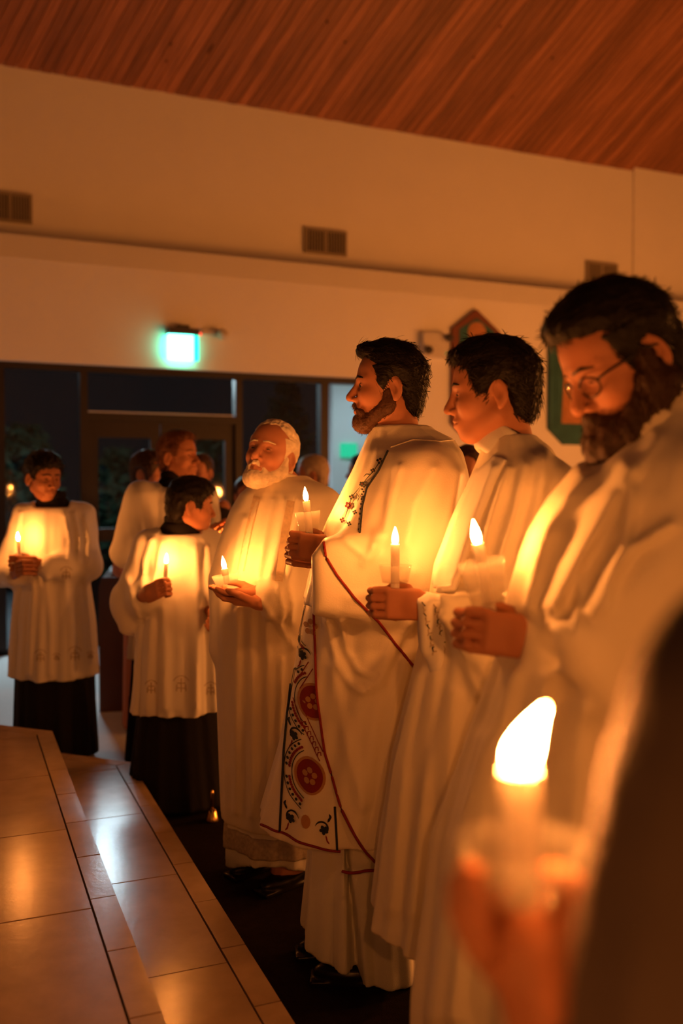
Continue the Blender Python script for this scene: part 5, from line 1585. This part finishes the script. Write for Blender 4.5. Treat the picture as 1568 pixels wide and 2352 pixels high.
# ================================================================== worshippers in the background
def bystander(px, py, Y, face, label, hair_m, dress_m, skin='skin', hs=0.95, yaw=0, hair=None, w=0.19):
    pl = Place(px, Y=Y, face=face)
    hc = pl.lp(px, py, 0)
    head = Head(hc, yaw=yaw, s=hs)
    zs = hc[2] - 0.185 * hs
    core = core_body(zs, w * 0.8, r=0.09)
    p = person(label, pl.loc, face, head, (-0.01, 0, zs - 0.03), [], M[skin], core, hh=0.0045)
    child('hair', head.hair(h=0.0045, **(hair or dict(front=0.075, temple=0.03, side=-0.01, nape=-0.08, thick=0.012, seed=3))), M[hair_m], p)
    st = [(zs + 0.01, -0.07, 0.06, -0.07, 0.07), (zs - 0.04, -0.10, 0.09, -w * 0.8, w * 0.8), (zs - 0.10, -0.11, 0.11, -w, w), (zs - 0.45, -0.12, 0.13, -w * 1.05, w * 1.05), (zs * 0.45, -0.13, 0.13, -w * 0.95, w * 0.95), (0.02, -0.14, 0.14, -w, w)]
    def f(X):
        d = loft(X, st, 9, (0.012, 0.0), px * 0.1)
        for sg in (-1, 1):
            d = smin(d, chain(X, [(-0.02, sg * (w - 0.03), zs - 0.10), (-0.02, sg * (w + 0.06), zs - 0.36), (0.14, sg * 0.10, zs - 0.30)], 0.055, 0.045, 0.02), 0.03)
        return d
    cloth('clothes', f, (-0.3, -0.4, 0.0), (0.35, 0.4, zs + 0.05), 0.014, M[dress_m], p)
    return p
long_hair = dict(front=0.072, temple=0.045, side=-0.09, nape=-0.12, thick=0.020, top=0.01, seed=4, rough=0.005)
bystander(341, 1088, 5.45, -20, 'woman with brown hair in rust dress behind the tall altar server', 'hair_brown', 'dress_red', hair=long_hair, hs=0.94)
bystander(459, 1085, 6.3, -110, 'fair worshipper whose face shows right of the tall altar server', 'hair_brown', 'dress_dark')
bystander(568, 1140, 5.7, -75, 'short worshipper in rust top behind the left shoulder of the old priest', 'hair_brown', 'dress_red', hs=0.9)
bystander(716, 1092, 6.4, 175, 'grey haired worshipper in tan clothes between the old priest and the chasuble', 'hair_grey', 'dress_grey', hs=1.02)
bystander(830, 1085, 6.6, 160, 'dark haired worshipper in black in front of the pale vestibule wall', 'hair_brown', 'dress_dark')
bystander(1072, 1082, 4.8, -120, 'worshipper in rust clothes seen between the priest and the young cleric', 'hair_brown', 'dress_red', hs=0.98)

# ================================================================== nearest worshipper, mostly out of frame, holding the big candle
def build_near():
    pl = Place(784, Y=0.52, face=90)
    pl.loc = (0.425, 0.50, 0.0)
    head = Head((0.02, 0, 1.62), s=1.0)
    D0 = 0.60
    q = lambda px, py, d=0.0: pl.l(P(px, py, D0 + d))
    wr_ = q(1258, 2340, 0.030); el = pl.l((0.24, 0.42, 0.84))
    def hand(X):
        d = ell(X, q(1200, 2150, 0.045), (0.018, 0.030, 0.040))
        d = smin(d, chain(X, [q(1185, 2120, 0.045), q(1110, 2075, 0.030), q(1062, 2035, 0.004), q(1085, 2005, -0.018)], 0.0125, 0.0088, 0.004), 0.008)
        d = smin(d, chain(X, [q(1180, 2155, 0.047), q(1100, 2122, 0.032), q(1062, 2088, 0.006), q(1092, 2062, -0.016)], 0.0120, 0.0085, 0.004), 0.006)
        d = smin(d, chain(X, [q(1180, 2190, 0.047), q(1112, 2168, 0.034), q(1078, 2138, 0.010), q(1104, 2116, -0.008)], 0.0115, 0.008, 0.004), 0.006)
        d = smin(d, chain(X, [q(1185, 2222, 0.046), q(1128, 2208, 0.036), q(1100, 2182, 0.016), q(1122, 2164, 0.002)], 0.0105, 0.0075, 0.004), 0.006)
        d = smin(d, chain(X, [q(1245, 2170, 0.040), q(1298, 2095, 0.022), q(1302, 2040, 0.000), q(1268, 2012, -0.014)], 0.0145, 0.0095, 0.005), 0.010)
        d = smin(d, cap(X, q(1215, 2180, 0.042), wr_, 0.026, 0.026), 0.02)
        return smin(d, cap(X, wr_, el, 0.026, 0.038), 0.015)
    c_ = q(1200, 2150)
    core = core_body(1.40, 0.14, ((1, el),), hands=((el, wr_),))
    p = person('nearest worshipper in dark coat at the right edge raising a big blurred candle', pl.loc, pl.face, head, (0, 0, 1.40),
               [(hand, np.minimum(c_, el) - 0.09, np.maximum(c_, el) + 0.09)], M['skin'], core, hh=0.005)
    child('hair', head.hair(h=0.005), M['hair_brown'], p)
    st = [(1.44, -0.09, 0.08, -0.09, 0.09), (1.40, -0.12, 0.10, -0.16, 0.16), (1.345, -0.13, 0.12, -0.228, 0.228), (1.31, -0.135, 0.13, -0.262, 0.262), (1.26, -0.135, 0.13, -0.282, 0.282), (1.15, -0.14, 0.14, -0.300, 0.300), (1.0, -0.14, 0.14, -0.305, 0.305), (0.7, -0.16, 0.16, -0.25, 0.25), (0.45, -0.17, 0.17, -0.25, 0.25)]
    def f(X):
        d = loft(X, st, 8, (0.01, 0.0), 0.4)
        cuff = wr_ * 0.86 + el * 0.14
        d = smin(d, chain(X, [(-0.01, 0.19, 1.30), el, cuff], 0.065, 0.042, 0.02), 0.03)
        return d
    cloth('coat', f, (-0.35, -0.4, 0.42), (0.4, 0.45, 1.48), 0.011, M['coat'], p)
    tr = [(0.55, -0.12, 0.12, -0.16, 0.16), (0.08, -0.09, 0.09, -0.15, 0.15)]
    cloth('trousers', lambda X: loft(X, tr), (-0.2, -0.22, 0.05), (0.2, 0.22, 0.6), 0.015, M['coat'], p)
    shoe(p, (0.02, 0.09, 0), 0, 0.95); shoe(p, (0.02, -0.09, 0), 0, 0.95)
    candle(P(1200, 2055, 0.60), 'large blurred candle with tall flame in the nearest raised hand', wax_len=0.083, wr=0.0120, cup=(0.041, 0.028, 0.034), tilt=(0.0, -0.03), flame_h=0.042, flame_r=0.0100, mflame='flame_near', lean=0.42, below=0.004, clear=True)
build_near()

# made-up brass object standing for a small golden glint on the dark floor
bl = empty('glint_object', P(487, 1868, 3.9)); bl.location.z = 0
tag(bl, 'small shiny brass object on the floor beside the black cassock', 'brassware')
v, f = lathe([(0.030, 0.0), (0.031, 0.004), (0.024, 0.018), (0.019, 0.040), (0.012, 0.050), (0.004, 0.053)], 20); mesh_obj('flared_cup', v, f, M['brass'], bl, True)
v, f = lathe([(0.004, 0.052), (0.007, 0.062), (0.006, 0.09), (0.009, 0.115), (0.006, 0.128), (0.002, 0.132)], 12); mesh_obj('handle', v, f, M['brass'], bl, True)
